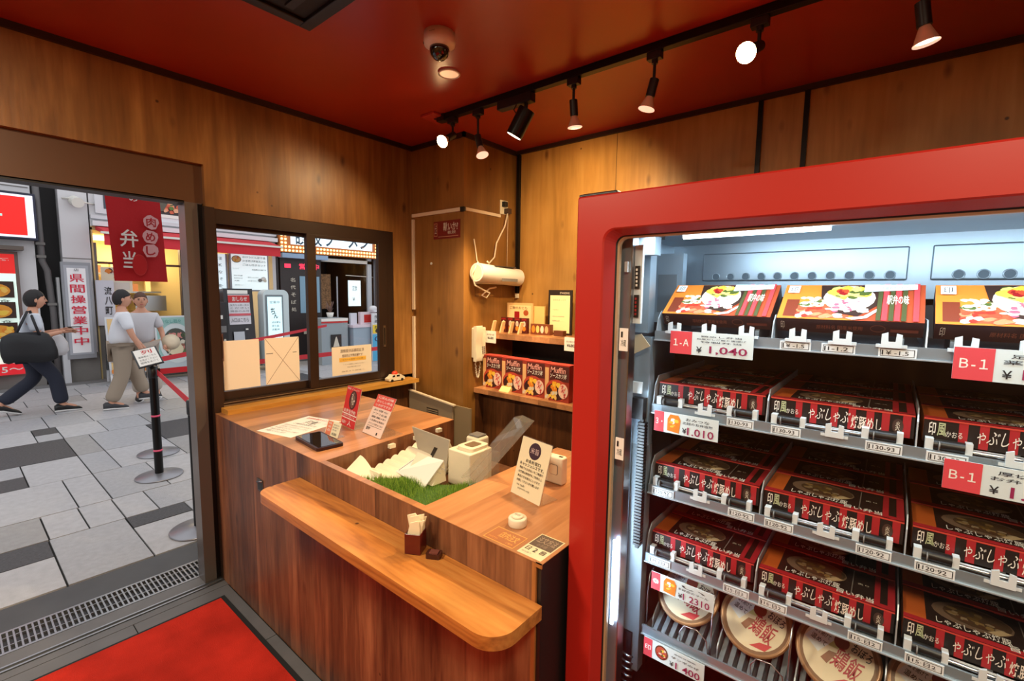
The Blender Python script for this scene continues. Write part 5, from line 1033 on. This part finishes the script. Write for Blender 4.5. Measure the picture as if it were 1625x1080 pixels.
for i in range(9):
    b = MB(); y = 1.92 + i * .105; z = 1.53 if i % 2 else 1.88; b.box((-11.9, y, z), (-11.75, y + rr.uniform(.05, .09), z + rr.uniform(.1, .22)), ink(*rr.choice([(214, 190, 140), (150, 96, 60), (230, 220, 200), (90, 60, 40), (196, 60, 40)]))); b.build('kitchen_goods', t)
b = MB(); b.box((XF - .08, 1.78, 1.52), (XF - .06, 2.2, 1.95), ink(232, 222, 196)); c = CV(b, (XF - .058, 1.78, 1.52), **FX, w=.42, h=.43, eps=.003); c.blobs(.2, .5, .9, .9, [KO, KRD, KBR, KC], 16, .09, .8, 41); c.rect(.1, .1, .9, .4, ink(214, 206, 196)); b.build('window_poster', t)
b = MB(); b.box((XF - .09, 1.74, 2.0), (XF - .07, 2.93, 2.04), KBR); b.build('transom', t)
b = MB(); b.box((XF + .01, 1.68, .95), (XF + .05, 1.92, 1.72), ink(206, 206, 216)); c = CV(b, (XF + .052, 1.68, .95), **FX, w=.24, h=.77, eps=.003)
for i, g in enumerate('流八町'): c.text(g, .45, .68 - i * .22, .85, .86 - i * .22, K, .02)
solo(b, 'white_placard', 'pale grey placard with black brush characters beside the pilaster', 'sign')
# A-frame signs
def aframe(y0, y1, h, label, art):
    t = thing('a_frame_sign', label, 'sign', (XF + .45, (y0 + y1) / 2, 0)); x0 = XF + .42; Mx = Matrix.Translation((x0 + .16, 0, 0)) @ Matrix.Rotation(math.radians(-9), 4, 'Y')
    b = MB(); b.box((-.02, y0, .16), (.02, y1, h), ink(214, 216, 220), Mx); b.build('board', t)
    b = MB(); art(CV(b, (.022, y0 + .025, .19), **FX, w=y1 - y0 - .05, h=h - .22, eps=.003, M=Mx)); b.build('poster', t)
    for y in (y0, y1 - .03): b = MB(); b.box((-.018, y, 0), (.018, y + .03, .17), ink(226, 226, 228), Mx); b.build('leg', t)
    Mb = Matrix.Translation((x0, 0, 0)) @ Matrix.Rotation(math.radians(8), 4, 'Y')
    b = MB(); b.box((-.15, y0, 0), (-.12, y0 + .03, h * .8), ink(200, 200, 204), Mb); b.box((-.15, y1 - .03, 0), (-.12, y1, h * .8), ink(200, 200, 204), Mb); b.box((-.15, y0, .2), (-.12, y1, h * .8), BLACK, Mb); b.build('rear_frame', t)
def art_a1(c):
    c.rect(0, 0, 1, 1, ink(228, 190, 130)); c.text('氷', .1, .74, .45, .92, K, .01); c.text('冷やし', .12, .6, .6, .7, KO, .02); c.ell(.86, .8, .16, .12, ink(130, 60, 70)); c.rect(0, .2, .55, .45, ink(150, 170, 200)); c.blobs(.5, .1, .98, .55, [KO, KC, ink(226, 150, 90), KBR], 22, .09, .6, 51); c.blobs(.05, .02, .9, .2, [KO, ink(230, 170, 110)], 12, .1, .5, 52)
def art_a2(c):
    c.rect(0, 0, 1, 1, ink(150, 190, 184)); c.rect(0, 0, 1, .22, ink(186, 196, 200)); c.ell(.45, .48, .42, .40, ink(206, 214, 214), 28); c.ell(.45, .48, .33, .30, ink(70, 70, 60), 28); c.blobs(.25, .3, .65, .66, [ink(60, 70, 40), ink(150, 90, 70), ink(210, 130, 120), KC, ink(90, 110, 60)], 60, .05, .8, 53); c.ell(.4, .36, .2, .12, ink(222, 206, 170)); c.rect(.75, .06, .95, .22, KW); c.text('汁なし担々', .1, .88, .6, .96, ink(90, 150, 140), .03)
aframe(1.70, 2.22, 1.12, 'tan A-frame sign with drinks and food beside the vertical sign', art_a1)
aframe(2.36, 3.02, 1.12, 'green A-frame sign with a large noodle bowl right of the walking pair', art_a2)
# ticket machines and lit kiosk
t = thing('ticket_machine', 'black ticket vending machine with red and white notice beside the shop wall', 'ticket machine', (-9.9, 3.75, 0))
Mt = Matrix.Translation((-9.7, 0, 0)) @ Matrix.Rotation(math.radians(-5), 4, 'Y')
b = MB(); b.box((-.5, 3.40, .1), (0, 3.92, 1.62), mat('machine_black', (34, 34, 38), .3), Mt); b.build('body', t)
b = MB(); c = CV(b, (.004, 3.42, .2), **FX, w=.48, h=1.4, eps=.004, M=Mt); c.rect(.1, .94, .85, .99, KW); c.rect(.1, .52, .9, .93, ink(232, 228, 234)); c.rect(.1, .82, .9, .92, KR); c.text('おしらせ', .25, .84, .8, .9, KW, .02); c.rect(.1, .64, .9, .67, ink(220, 90, 100)); c.lines(['食券をお買い求め', 'ください', '現金のみ可'], .15, .69, .85, .8, KG); c.text('入口はこちら', .15, .55, .8, .61, K); c.rect(.2, .28, .6, .42, ink(196, 200, 206)); c.rect(.65, .44, .75, .46, KW); c.rect(0, 0, 1, .2, ink(90, 94, 104)); b.build('front', t)
t = thing('ticket_machine', 'slim dark grey ticket machine left of the one with the red notice', 'ticket machine', (-9.6, 3.25, 0))
b = MB(); b.box((-9.9, 3.10, 0), (-9.5, 3.20, 1.42), mat('machine_grey', (60, 62, 70), .35)); b.box((-9.95, 3.20, 0), (-9.6, 3.38, 1.36), BLACK); b.build('body', t, bevel=.01)
b = MB(); c = CV(b, (-9.59, 3.2, .3), **FX, w=.18, h=1.0, eps=.004); c.rect(.1, .5, .8, .62, KG); c.rect(.1, .75, .5, .82, KW); c.ell(.6, .35, .12, .03, KC); b.build('front', t)
t = thing('lit_signboard_stand', 'white rounded standing signboard with a glowing panel under the menu', 'sign', (-9.6, 4.2, 0))
b = MB(); RW = mat('stand_white', (206, 220, 222), .35); P = rrect(4.02, .05, 4.52, 1.60, .12, 6); b.prism(P, -9.85, -9.6, RW, 'x'); b.build('housing', t, bevel=.02)
b = MB(); b.prism(rrect(4.06, .10, 4.40, 1.50, .02, 3), -9.6, -9.585, mat('stand_grey', (120, 132, 138), .4), 'x'); c = CV(b, (-9.583, 4.09, .12), **FX, w=.28, h=1.34, eps=.003); c.rect(0, 0, 1, 1, lit(206, 240, 246, .7)); c.text('営業中', .15, .9, .85, .94, KG); c.text('ち', .2, .74, .5, .84, K, .03); c.text('ん', .4, .68, .7, .76, K, .02); c.lines(['点お得な', ('定食品', .8), ('お勧め', .9)], .25, .5, .85, .64, KG, .4, .03); c.text('テイクアウト', .1, .38, .9, .42, K); c.text('どうぞ', .3, .3, .8, .35, KR); b.build('panel', t)
# shop C: bulb bordered sign, dark interior
t = thing('arcade_shop', 'dark open shop with bulb bordered white sign seen through the window', 'building', (XF, 6.0, 0))
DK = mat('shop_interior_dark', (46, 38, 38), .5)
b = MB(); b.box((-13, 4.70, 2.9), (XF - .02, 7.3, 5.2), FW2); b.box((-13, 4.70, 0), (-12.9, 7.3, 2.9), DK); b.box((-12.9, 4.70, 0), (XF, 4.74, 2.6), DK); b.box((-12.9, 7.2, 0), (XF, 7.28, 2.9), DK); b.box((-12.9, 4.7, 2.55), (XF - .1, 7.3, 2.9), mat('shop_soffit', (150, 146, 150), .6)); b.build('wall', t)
b = MB(); b.box((XF, 7.25, 0), (XF - .5, 9.6, 5.2), FW2); b.build('side_wall', t)
b = MB(); b.box((XF - .05, 4.78, 0), (XF, 5.72, 2.42), DK); c = CV(b, (XF + .004, 4.78, 0.2), **FX, w=.94, h=2.2, eps=.004); c.rect(.1, .86, .25, .90, lit(240, 50, 80, 1.2)); c.text('営業中', .45, .85, .95, .91, lit(240, 50, 80, 1.6), .02); c.rect(.45, .40, .95, .78, lit(110, 140, 160, .3))
for i, g in enumerate('名代そば処'): c.text(g, .22, .72 - i * .075, .34, .76 - i * .075, KC, .02)
c.rect(.5, .18, .6, .22, KC); b.build('dark_panel', t)
b = MB(); b.box((XF + .05, 4.72, 2.42), (XF + .16, 7.25, 3.26), mat('bulb_frame', (190, 110, 50), .5)); b.build('sign_box', t)
b = MB(); c = CV(b, (XF + .165, 4.95, 2.60), **FX, w=2.07, h=.6, eps=.003); c.rect(0, 0, 1, 1, lit(226, 244, 250, .8)); c.text('讃岐ラーメン', .05, .0, .96, .75, ink(60, 84, 104), .04); b.build('sign_face', t)
bm = MB(); bulbm = lit(255, 226, 150, 2.2); pos = []
for i in range(31):
    for j in range(2): pos.append((4.76 + i * .081, 2.46 + j * .08))
for i in range(5):
    for j in range(2): pos += [(4.76 + j * .08, 2.62 + i * .08), (7.13 + j * .07, 2.62 + i * .08)]
bl = MB(); bl.sph((0, 0, 0), .026, bulbm, 8, 5)
for y, z in pos: inst(bl, 'bulb', t, (XF + .17, y, z))
b = MB(); b.box((XF - .06, 5.74, 2.28), (XF, 7.1, 2.36), WHITE); b.box((XF - .06, 6.98, 0), (XF, 7.1, 2.75), ink(186, 190, 196)); b.tube([(XF + .02, 7.16, 2.7), (XF + .02, 7.16, 0)], .02, ink(90, 92, 100)); b.box((XF + .0, 4.75, 2.30), (XF + .2, 5.8, 2.40), ink(150, 176, 206)); b.build('white_frame', t)
b = MB(); b.box((XF - .4, 5.92, 1.15), (XF - .38, 6.18, 2.0), mat('basket_brown', (150, 110, 74), .8, noise=.6, nscale=30, bump=.8, bscale=40)); b.build('woven_panel', t)
b = MB(); b.box((XF - .3, 6.28, .6), (XF - .28, 6.31, 1.95), ink(190, 190, 196)); b.box((XF - .1, 6.48, 1.22), (XF - .07, 6.82, 1.86), lit(220, 240, 244, .7)); c = CV(b, (XF - .068, 6.48, 1.22), **FX, w=.34, h=.64, eps=.003); c.text('定食', .3, .6, .7, .8, KG); c.text('¥', .3, .2, .5, .34, KG); b.tube([(XF - .06, 6.4, 1.98), (XF - .06, 7.2, 1.96)], .01, WHITE); b.build('lit_menu', t)
def item(name, label, cat, parts):
    b = MB()
    for a, q, mm in parts: b.box(a, q, mm)
    return solo(b, name, label, cat, bevel=0)
t = thing('grey_cabinet', 'grey cabinet with red stripe and flower pot inside the arcade shop', 'cabinet', (-9.6, 5.4, 0))
b = MB(); b.box((-9.9, 5.1, 0), (-9.4, 5.72, 1.0), ink(150, 160, 166)); b.box((-9.4, 5.1, .90), (-9.39, 5.72, .94), KR); b.box((-9.4, 5.1, .94), (-9.38, 5.72, 1.0), KW); b.build('body', t)
b = MB(); c = CV(b, (-9.385, 5.3, .35), **FX, w=.25, h=.3, eps=.004); c.rect(0, 0, 1, 1, K); c.poly([(.2, .1), (.8, .1), (.55, .85), (.45, .8)], KC); b.build('front_print', t)
t = thing('flower_pot', 'dried flowers in a white pot on the grey cabinet', 'plant', (-9.6, 5.45, 1.0))
b = MB(); b.lathe([(.05, 1.0), (.08, 1.12)], KW, (-9.6, 5.42, 0), 14); b.build('pot', t)
b = MB(); rr = random.Random(4)
for i in range(26): b.tube([(-9.6, 5.42, 1.1), (-9.6 + rr.uniform(-.06, .06), 5.42 + rr.uniform(-.09, .09), 1.12 + rr.uniform(.08, .26))], .004, ink(120, 90, 80), 4)
b.build('stems', t)['kind'] = 'stuff'
item('service_desk', 'white and grey desk with red notice square inside the arcade shop', 'desk', [((-9.7, 5.80, 0), (-9.3, 6.42, .78), ink(160, 176, 190)), ((-9.72, 5.78, .78), (-9.28, 6.46, .84), ink(226, 210, 220)), ((-9.5, 6.05, .84), (-9.4, 6.45, 1.12), ink(230, 214, 222)), ((-9.40, 6.14, .88), (-9.395, 6.32, 1.06), KR), ((-9.5, 5.82, .84), (-9.44, 5.98, 1.1), ink(214, 216, 226))])
t = thing('poster_board', 'board with yellow and blue handwritten posters at the arcade shop', 'sign', (-9.2, 6.4, 0))
b = MB(); b.box((-9.24, 6.22, 0), (-9.2, 6.70, 1.1), ink(226, 226, 230)); b.build('board', t)
b = MB(); c = CV(b, (-9.198, 6.22, 0), **FX, w=.48, h=1.1, eps=.003); c.rect(0, 0, 1, .56, ink(80, 176, 220)); c.text('CaS', .1, .4, .9, .52, ink(30, 60, 120), .04); c.text('OK', .4, .22, .8, .36, ink(30, 60, 120), .02); c.text('入口', .3, .05, .8, .15, ink(150, 200, 230), .04); c.rect(0, .58, .95, .76, ink(244, 206, 60)); c.text('おすすめ', .1, .68, .9, .74, K, .04); c.blobs(.1, .58, .9, .66, [K, ink(90, 70, 50)], 6, .08, .5, 61); c.lines(['生ビール', 'あります'], .1, .8, .9, .96, ink(70, 70, 80), .3, .02); b.build('posters', t)
t = thing('street_banner', 'narrow white and red lettered banner beside the white wall', 'banner', (-9.0, 6.75, 0))
b = MB(); b.box((-9.1, 6.72, .2), (-9.08, 7.0, 1.75), ink(238, 234, 238)); c = CV(b, (-9.078, 6.72, .2), **FX, w=.28, h=1.55, eps=.003); c.rect(0, .45, .8, 1, ink(222, 50, 90)); 
for i, g in enumerate('生ビール冷'): c.text(g, .15, .88 - i * .1, .65, .95 - i * .1, KW, .02)
c.text('うどん', .2, .2, .8, .36, KG, .02); b.build('cloth', t)
b = MB(); b.cyl((-9.09, 6.71, 0), (-9.09, 6.71, 1.8), .012, WHITE, 8); b.build('pole', t)
b = MB(); b.sph((-9.35, 6.35, 1.20), (.08, .1, .07), ink(226, 226, 230)); b.sph((-9.3, 6.6, 1.26), (.07, .13, .12), ink(222, 150, 190)); b.box((-9.4, 6.3, 1.122), (-9.25, 6.66, 1.16), ink(220, 220, 226)); solo(b, 'decorated_pile', 'white and pink paper decorations piled on the desk end', 'decorations')
b = MB(); b.box((-12.9, 7.2, 0), (-10.55, 9.6, .0001), DK); 
b = MB(); b.box((-11, 9.6, 0), (-10.5, 16, 5.2), FGy); struct(b, 'wall_street')
b = MB(); b.box((-12, -14, 0), (-10.5, -6, 5.2), FGy); struct(b, 'wall_street_2')

# ---------------------------------------------------------------- people
SKIN = mat('skin', (206, 150, 122), .55); HAIR = mat('black_hair', (26, 20, 20), .6, bump=.5, bscale=120); HAIR2 = mat('brown_hair', (84, 52, 36), .6, bump=.5, bscale=120)
def skinmesh(name, verts, edges, radii, m, parent, subs=2, extra=None):
    me = bpy.data.meshes.new(name); me.from_pydata([tuple(v) for v in verts], edges, [])
    o = bpy.data.objects.new(name + '_tmp', me); COL.objects.link(o)
    md = o.modifiers.new('skin', 'SKIN'); md.use_smooth_shade = True
    for i, r in enumerate(radii):
        sv = me.skin_vertices[0].data[i]; sv.radius = (r, r) if not hasattr(r, '__len__') else r
        sv.use_root = (i == 0)
    sb = o.modifiers.new('sub', 'SUBSURF'); sb.levels = subs; sb.render_levels = subs
    dg = bpy.context.evaluated_depsgraph_get(); ev = bpy.data.meshes.new_from_object(o.evaluated_get(dg))
    mb = MB(); mb.add([v.co for v in ev.vertices], [tuple(p.vertices) for p in ev.polygons], m, True)
    bpy.data.objects.remove(o); bpy.data.meshes.remove(me); bpy.data.meshes.remove(ev)
    if extra: extra(mb)
    return mb.build(name, parent)
def person(label, loc, rot, J, shirt, pants, hair, hairstyle, face_turn=0.0, shoe=None, wide=1.0, sleeve=.75):
    '''J: joints in local metres, x right, y forward, z up, keys: pel,chest,neck,head, (l/r)sh,el,wr,hip,kn,an,toe'''
    t = thing('person', label, 'person', loc); LO = Vector(loc)
    g = {k: Vector(v) + LO for k, v in J.items()}
    # body
    order = ['pel', 'waist', 'chest', 'neck', 'jaw', 'lsh', 'lel', 'lwr', 'rsh', 'rel', 'rwr', 'lhip', 'lkn', 'lan', 'rhip', 'rkn', 'ran', 'ltoe', 'rtoe']
    E_ = [('pel', 'waist'), ('waist', 'chest'), ('chest', 'neck'), ('neck', 'jaw'), ('chest', 'lsh'), ('lsh', 'lel'), ('lel', 'lwr'), ('chest', 'rsh'), ('rsh', 'rel'), ('rel', 'rwr'), ('pel', 'lhip'), ('lhip', 'lkn'), ('lkn', 'lan'), ('pel', 'rhip'), ('rhip', 'rkn'), ('rkn', 'ran'), ('lan', 'ltoe'), ('ran', 'rtoe')]
    Rr = dict(pel=.11, waist=.105, chest=.115, neck=.052, jaw=.05, lsh=.05, rsh=.05, lel=.037, rel=.037, lwr=.025, rwr=.025, lhip=.08, rhip=.08, lkn=.055, rkn=.055, lan=.038, ran=.038, ltoe=.03, rtoe=.03)
    ix = {k: i for i, k in enumerate(order)}
    H = g['head']; hm = Matrix.Translation(H) @ Matrix.Rotation(face_turn, 4, 'Z')
    def extra(mb):
        # head with face, ears, nose
        n, kk = 20, 14; loops = []
        for j in range(1, kk):
            a = PI * j / kk; l = []
            for i in range(n):
                th = 2 * PI * i / n; x = .074 * math.sin(a) * math.cos(th); y = .092 * math.sin(a) * math.sin(th); z = -.112 * math.cos(a)
                if z < -.03: f = 1 - (abs(z) - .03) * 2.6; x *= f; y = y * f + .012 * (1 - f) * 4
                l.append((x, y, z))
            loops.append(l)
        mb.loft(loops, SKIN, True, cap=True, M=hm)
        mb.add([(-.013, .086, -.025), (.013, .086, -.025), (0, .112, -.022), (0, .092, .022)], [(0, 1, 2), (1, 3, 2), (3, 0, 2)], SKIN, True, hm)
        for s in (-1, 1):
            mb.sph((s * .03, .080, .012), (.014, .010, .007), ink(60, 40, 34), 10, 6, hm); mb.sph((s * .03, .083, .03), (.018, .006, .0035), hair, 8, 5, hm); mb.sph((s * .076, -.004, -.008), (.011, .018, .028), SKIN, 10, 6, hm)
        mb.sph((0, .082, -.052), (.022, .010, .007), ink(176, 96, 88), 10, 6, hm)
        for side in 'lr':   # hand: palm, four fingers, thumb
            wv = g[side + 'wr']; hd = Vector(J.get(side + 'hand', tuple((Vector(J[side + 'wr']) - Vector(J[side + 'el'])).normalized()))).normalized(); sd = hd.orthogonal().normalized(); up = hd.cross(sd)
            mb.tube([wv - hd * .01, wv + hd * .03, wv + hd * .085], .024, SKIN, 8)
            for q in range(4):
                o_ = sd * (-.024 + q * .016); L_ = (.058, .068, .072, .055)[q]
                mb.tube([wv + hd * .075 + o_, wv + hd * (.075 + L_ * .5) + o_ + up * .006, wv + hd * (.075 + L_ * .85) + o_ + up * .024], .0085, SKIN, 6)
            mb.tube([wv + hd * .025 + sd * .022, wv + hd * .055 + sd * .042 + up * .01, wv + hd * .085 + sd * .044 + up * .02], .0095, SKIN, 6)
    skinmesh('body', [g[k] for k in order], [(ix[a], ix[c]) for a, c in E_], [Rr[k] for k in order], SKIN, t, 2, extra)
    # shirt
    so = ['pel', 'waist', 'chest', 'neck', 'lsh', 'lse', 'rsh', 'rse']
    g['lse'] = g['lsh'].lerp(g['lel'], sleeve); g['rse'] = g['rsh'].lerp(g['rel'], sleeve)
    six = {k: i for i, k in enumerate(so)}
    gp = dict(g); gp['pel'] = g['pel'] - Vector((0, 0, .03)); gp['neck'] = g['neck'] - Vector((0, 0, .045))
    rs = dict(pel=.150 * wide, waist=.140 * wide, chest=.135 * wide, neck=.062, lsh=.074, rsh=.074, lse=.066, rse=.066)
    skinmesh('shirt', [gp[k] for k in so], [(six[a], six[c]) for a, c in [('pel', 'waist'), ('waist', 'chest'), ('chest', 'neck'), ('chest', 'lsh'), ('lsh', 'lse'), ('chest', 'rsh'), ('rsh', 'rse')]], [rs[k] for k in so], shirt, t, 2)
    po = ['pel', 'lhip', 'lkn', 'lan', 'rhip', 'rkn', 'ran']; pix = {k: i for i, k in enumerate(po)}
    gq = dict(g); gq['lan'] = g['lkn'].lerp(g['lan'], .97); gq['ran'] = g['rkn'].lerp(g['ran'], .97)
    rq = dict(pel=.138 * wide, lhip=.105 * wide, rhip=.105 * wide, lkn=.082 * wide, rkn=.082 * wide, lan=.080 * wide, ran=.080 * wide)
    skinmesh('trousers', [gq[k] for k in po], [(pix[a], pix[c]) for a, c in [('pel', 'lhip'), ('lhip', 'lkn'), ('lkn', 'lan'), ('pel', 'rhip'), ('rhip', 'rkn'), ('rkn', 'ran')]], [rq[k] for k in po], pants, t, 2)
    # hair
    b = MB(); loops = []; n, kk = 22, 10
    for j in range(0, kk + 1):
        a = PI * j / kk * .62; l = []
        for i in range(n):
            th = 2 * PI * i / n; fr = math.sin(th); a2 = a * (1.15 if fr < -.2 else 1.15 - .45 * (fr + .2) / .4 if fr < .2 else .70 - .16 * (fr - .2)) * (1 + .03 * math.sin(i * 2.7)); k_ = (1.12 if hairstyle != 'bun' else 1.09) - .07 * (j / kk) ** 2 + .012 * math.sin(i * 2.1)
            if hairstyle == 'bob' and fr < .1: a2 = a * 1.2
            l.append((.078 * k_ * math.sin(a2) * math.cos(th), .096 * k_ * math.sin(a2) * math.sin(th) - .006, .116 * k_ * math.cos(a2)))
        loops.append(l)
    b.loft(loops[1:], hair, True, cap=True, M=hm)
    if hairstyle == 'bun': b.sph((0, -.09, .03), (.04, .035, .04), hair, 12, 7, hm)
    b.build('hair', t)
    for s in 'lr':
        a = g[s + 'an']; to = g[s + 'toe']; d = (to - a); d.z = 0; d.normalize(); side = Vector((-d.y, d.x, 0)); zb = min(a.z, to.z) - .06
        pitch = (to.z - a.z)
        b = MB(); prof = [(-.075, .036), (-.05, .042), (.03, .043), (.10, .048), (.16, .042), (.185, .024)]
        def sec(u, w_, z0, z1, k=8): return [a + d * u + side * (w_ * math.cos(2 * PI * i / k)) + Vector((0, 0, (z0 + z1) / 2 - a.z + LO.z + (z1 - z0) / 2 * math.sin(2 * PI * i / k) + (pitch + .04) * max(0, u) / .16)) for i in range(k)]
        base = a.z - LO.z - .085
        b.loft([sec(u, w_ + .004, base, base + .028) for u, w_ in prof], ink(226, 224, 222), True, cap=True)
        b.loft([sec(u, w_, base + .014, base + hh) for (u, w_), hh in zip(prof, (.085, .105, .10, .07, .055, .035))], shoe or BLACK, True, cap=True)
        b.build('shoe', t)
    t.rotation_euler = (0, 0, rot); return t
def jz(**k): return k
TEE = mat('white_tee', (226, 228, 234), .8, bump=.25, bscale=9); GREYT = mat('light_grey_tee', (196, 194, 198), .8, bump=.25, bscale=9); NAVY = mat('navy_trousers', (34, 38, 54), .8, bump=.25, bscale=9); BEI = mat('beige_trousers', (158, 142, 124), .8, bump=.25, bscale=9)
p1 = person('person at the far left walking right in pale grey t-shirt and dark trousers', (-8.3, .69, 0), 0.0, jz(
    pel=(0, -.02, .84), waist=(0, .0, .98), chest=(0, .02, 1.17), neck=(0, .03, 1.31), jaw=(0, .05, 1.37), head=(0, .065, 1.435),
    lsh=(-.15, .02, 1.22), lel=(-.19, .05, .98), lwr=(-.06, .28, 1.04), rsh=(.15, .02, 1.22), rel=(.19, .05, .98), rwr=(.08, .28, 1.03), lhand=(0.1, 1, .1), rhand=(-.1, 1, .1),
    lhip=(-.08, -.02, .78), lkn=(-.08, .02, .45), lan=(-.08, -.32, .15), ltoe=(-.08, -.20, .05), rhip=(.08, -.02, .78), rkn=(.08, .18, .45), ran=(.08, .22, .085), rtoe=(.08, .36, .035)),
    mat('pale_tee', (206, 212, 222), .8, bump=.2, bscale=9), NAVY, HAIR, 'bob')
t = thing('tote_bag', 'large black shoulder bag carried by the person at the far left', 'bag', (-8.05, .5, .82))
b = MB(); BC = mat('black_nylon', (24, 24, 28), .6, bump=.3, bscale=14); ls = []
for z, w_, h in ((.69, .20, .05), (.71, .235, .085), (.80, .245, .09), (.92, .235, .085), (1.01, .20, .07), (1.04, .15, .03)):
    ls.append([(-8.06 + h * math.sin(2 * PI * i / 20) * (abs(math.sin(2 * PI * i / 20)) ** -.3 if math.sin(2 * PI * i / 20) else 0), .65 + w_ * math.cos(2 * PI * i / 20) - .12 * (z - .8), z + .012 * math.cos(6 * PI * i / 20)) for i in range(20)])
b.loft(ls, BC, True, cap=True); b.build('bag_body', t)
b = MB(); b.tube([(-8.05, .54, 1.02), (-8.08, .60, 1.16), (-8.12, .66, 1.295), (-8.18, .69, 1.30), (-8.06, .70, 1.20), (-8.02, .74, 1.01)], .014, BC, 8); b.build('strap', t)
b = MB(); b.box((-8.345, 1.03, 1.075), (-8.27, 1.17, 1.085), BLACK, None); solo(b, 'phone', 'phone held in the hands of the person at the far left', 'phone')
b = MB(); b.loft([[(-8.30 + .05 * math.sin(2 * PI * i / 12) * s, .93 + .09 * math.cos(2 * PI * i / 12) * s, z) for i in range(12)] for z, s in ((.72, .6), (.78, 1.1), (.88, 1.0), (.96, .6), (1.0, .15))], mat('plastic_bag_white', (226, 226, 230), .5), True, cap=True); solo(b, 'carrier_bag', 'white plastic carrier bag hanging beside the black shoulder bag', 'bag')
person('man seen from behind in a white t-shirt and wide beige trousers walking with the woman', (-7.95, 1.50, 0), math.radians(-8), jz(
    pel=(0, 0, .84), waist=(0, .01, .98), chest=(0, .03, 1.17), neck=(0, .02, 1.32), jaw=(0, .03, 1.38), head=(0, .04, 1.45),
    lsh=(-.17, .03, 1.23), lel=(-.21, .10, .98), lwr=(-.16, .22, .80), rsh=(.17, .03, 1.23), rel=(.21, .10, .98), rwr=(.20, .20, .76), 
    lhip=(-.09, 0, .78), lkn=(-.09, .12, .46), lan=(-.09, .22, .14), ltoe=(-.09, .36, .10), rhip=(.09, 0, .78), rkn=(.09, -.02, .44), ran=(.09, -.16, .085), rtoe=(.09, -.02, .035)),
    TEE, BEI, HAIR, 'short', wide=1.12, shoe=mat('shoe_charcoal', (60, 60, 64), .6))
person('woman facing the viewer in light grey t-shirt beside the man in white', (-8.35, 1.82, 0), math.radians(-105), jz(
    pel=(0, 0, .82), waist=(0, .01, .96), chest=(0, .0, 1.14), neck=(0, .0, 1.29), jaw=(0, .01, 1.35), head=(0, .015, 1.42),
    lsh=(-.15, .0, 1.19), lel=(-.22, .0, .96), lwr=(-.24, .12, .80), rsh=(.15, .0, 1.19), rel=(.22, -.03, .96), rwr=(.22, .05, .76),
    lhip=(-.08, 0, .76), lkn=(-.09, .06, .44), lan=(-.12, -.05, .085), ltoe=(-.13, .09, .035), rhip=(.08, 0, .76), rkn=(.08, .05, .44), ran=(.08, .06, .085), rtoe=(.08, .2, .035)),
    GREYT, mat('pale_trousers', (188, 176, 164), .8, bump=.25, bscale=9), HAIR2, 'bun', face_turn=math.radians(10), wide=1.05)
b = MB(); b.lathe([(.02, 0), (.10, .002), (.115, .008), (.02, .012)], mat('fan_cream', (226, 206, 176), .6), (0, 0, 0), 20, M=Matrix.Translation((-8.15, 2.10, .82)) @ Matrix.Rotation(math.radians(80), 4, 'Y')); b.cyl((-8.15, 2.10, .72), (-8.15, 2.06, .64), .008, KC, 6)
solo(b, 'hand_fan', 'round cream hand fan carried by the woman in light grey', 'fan')
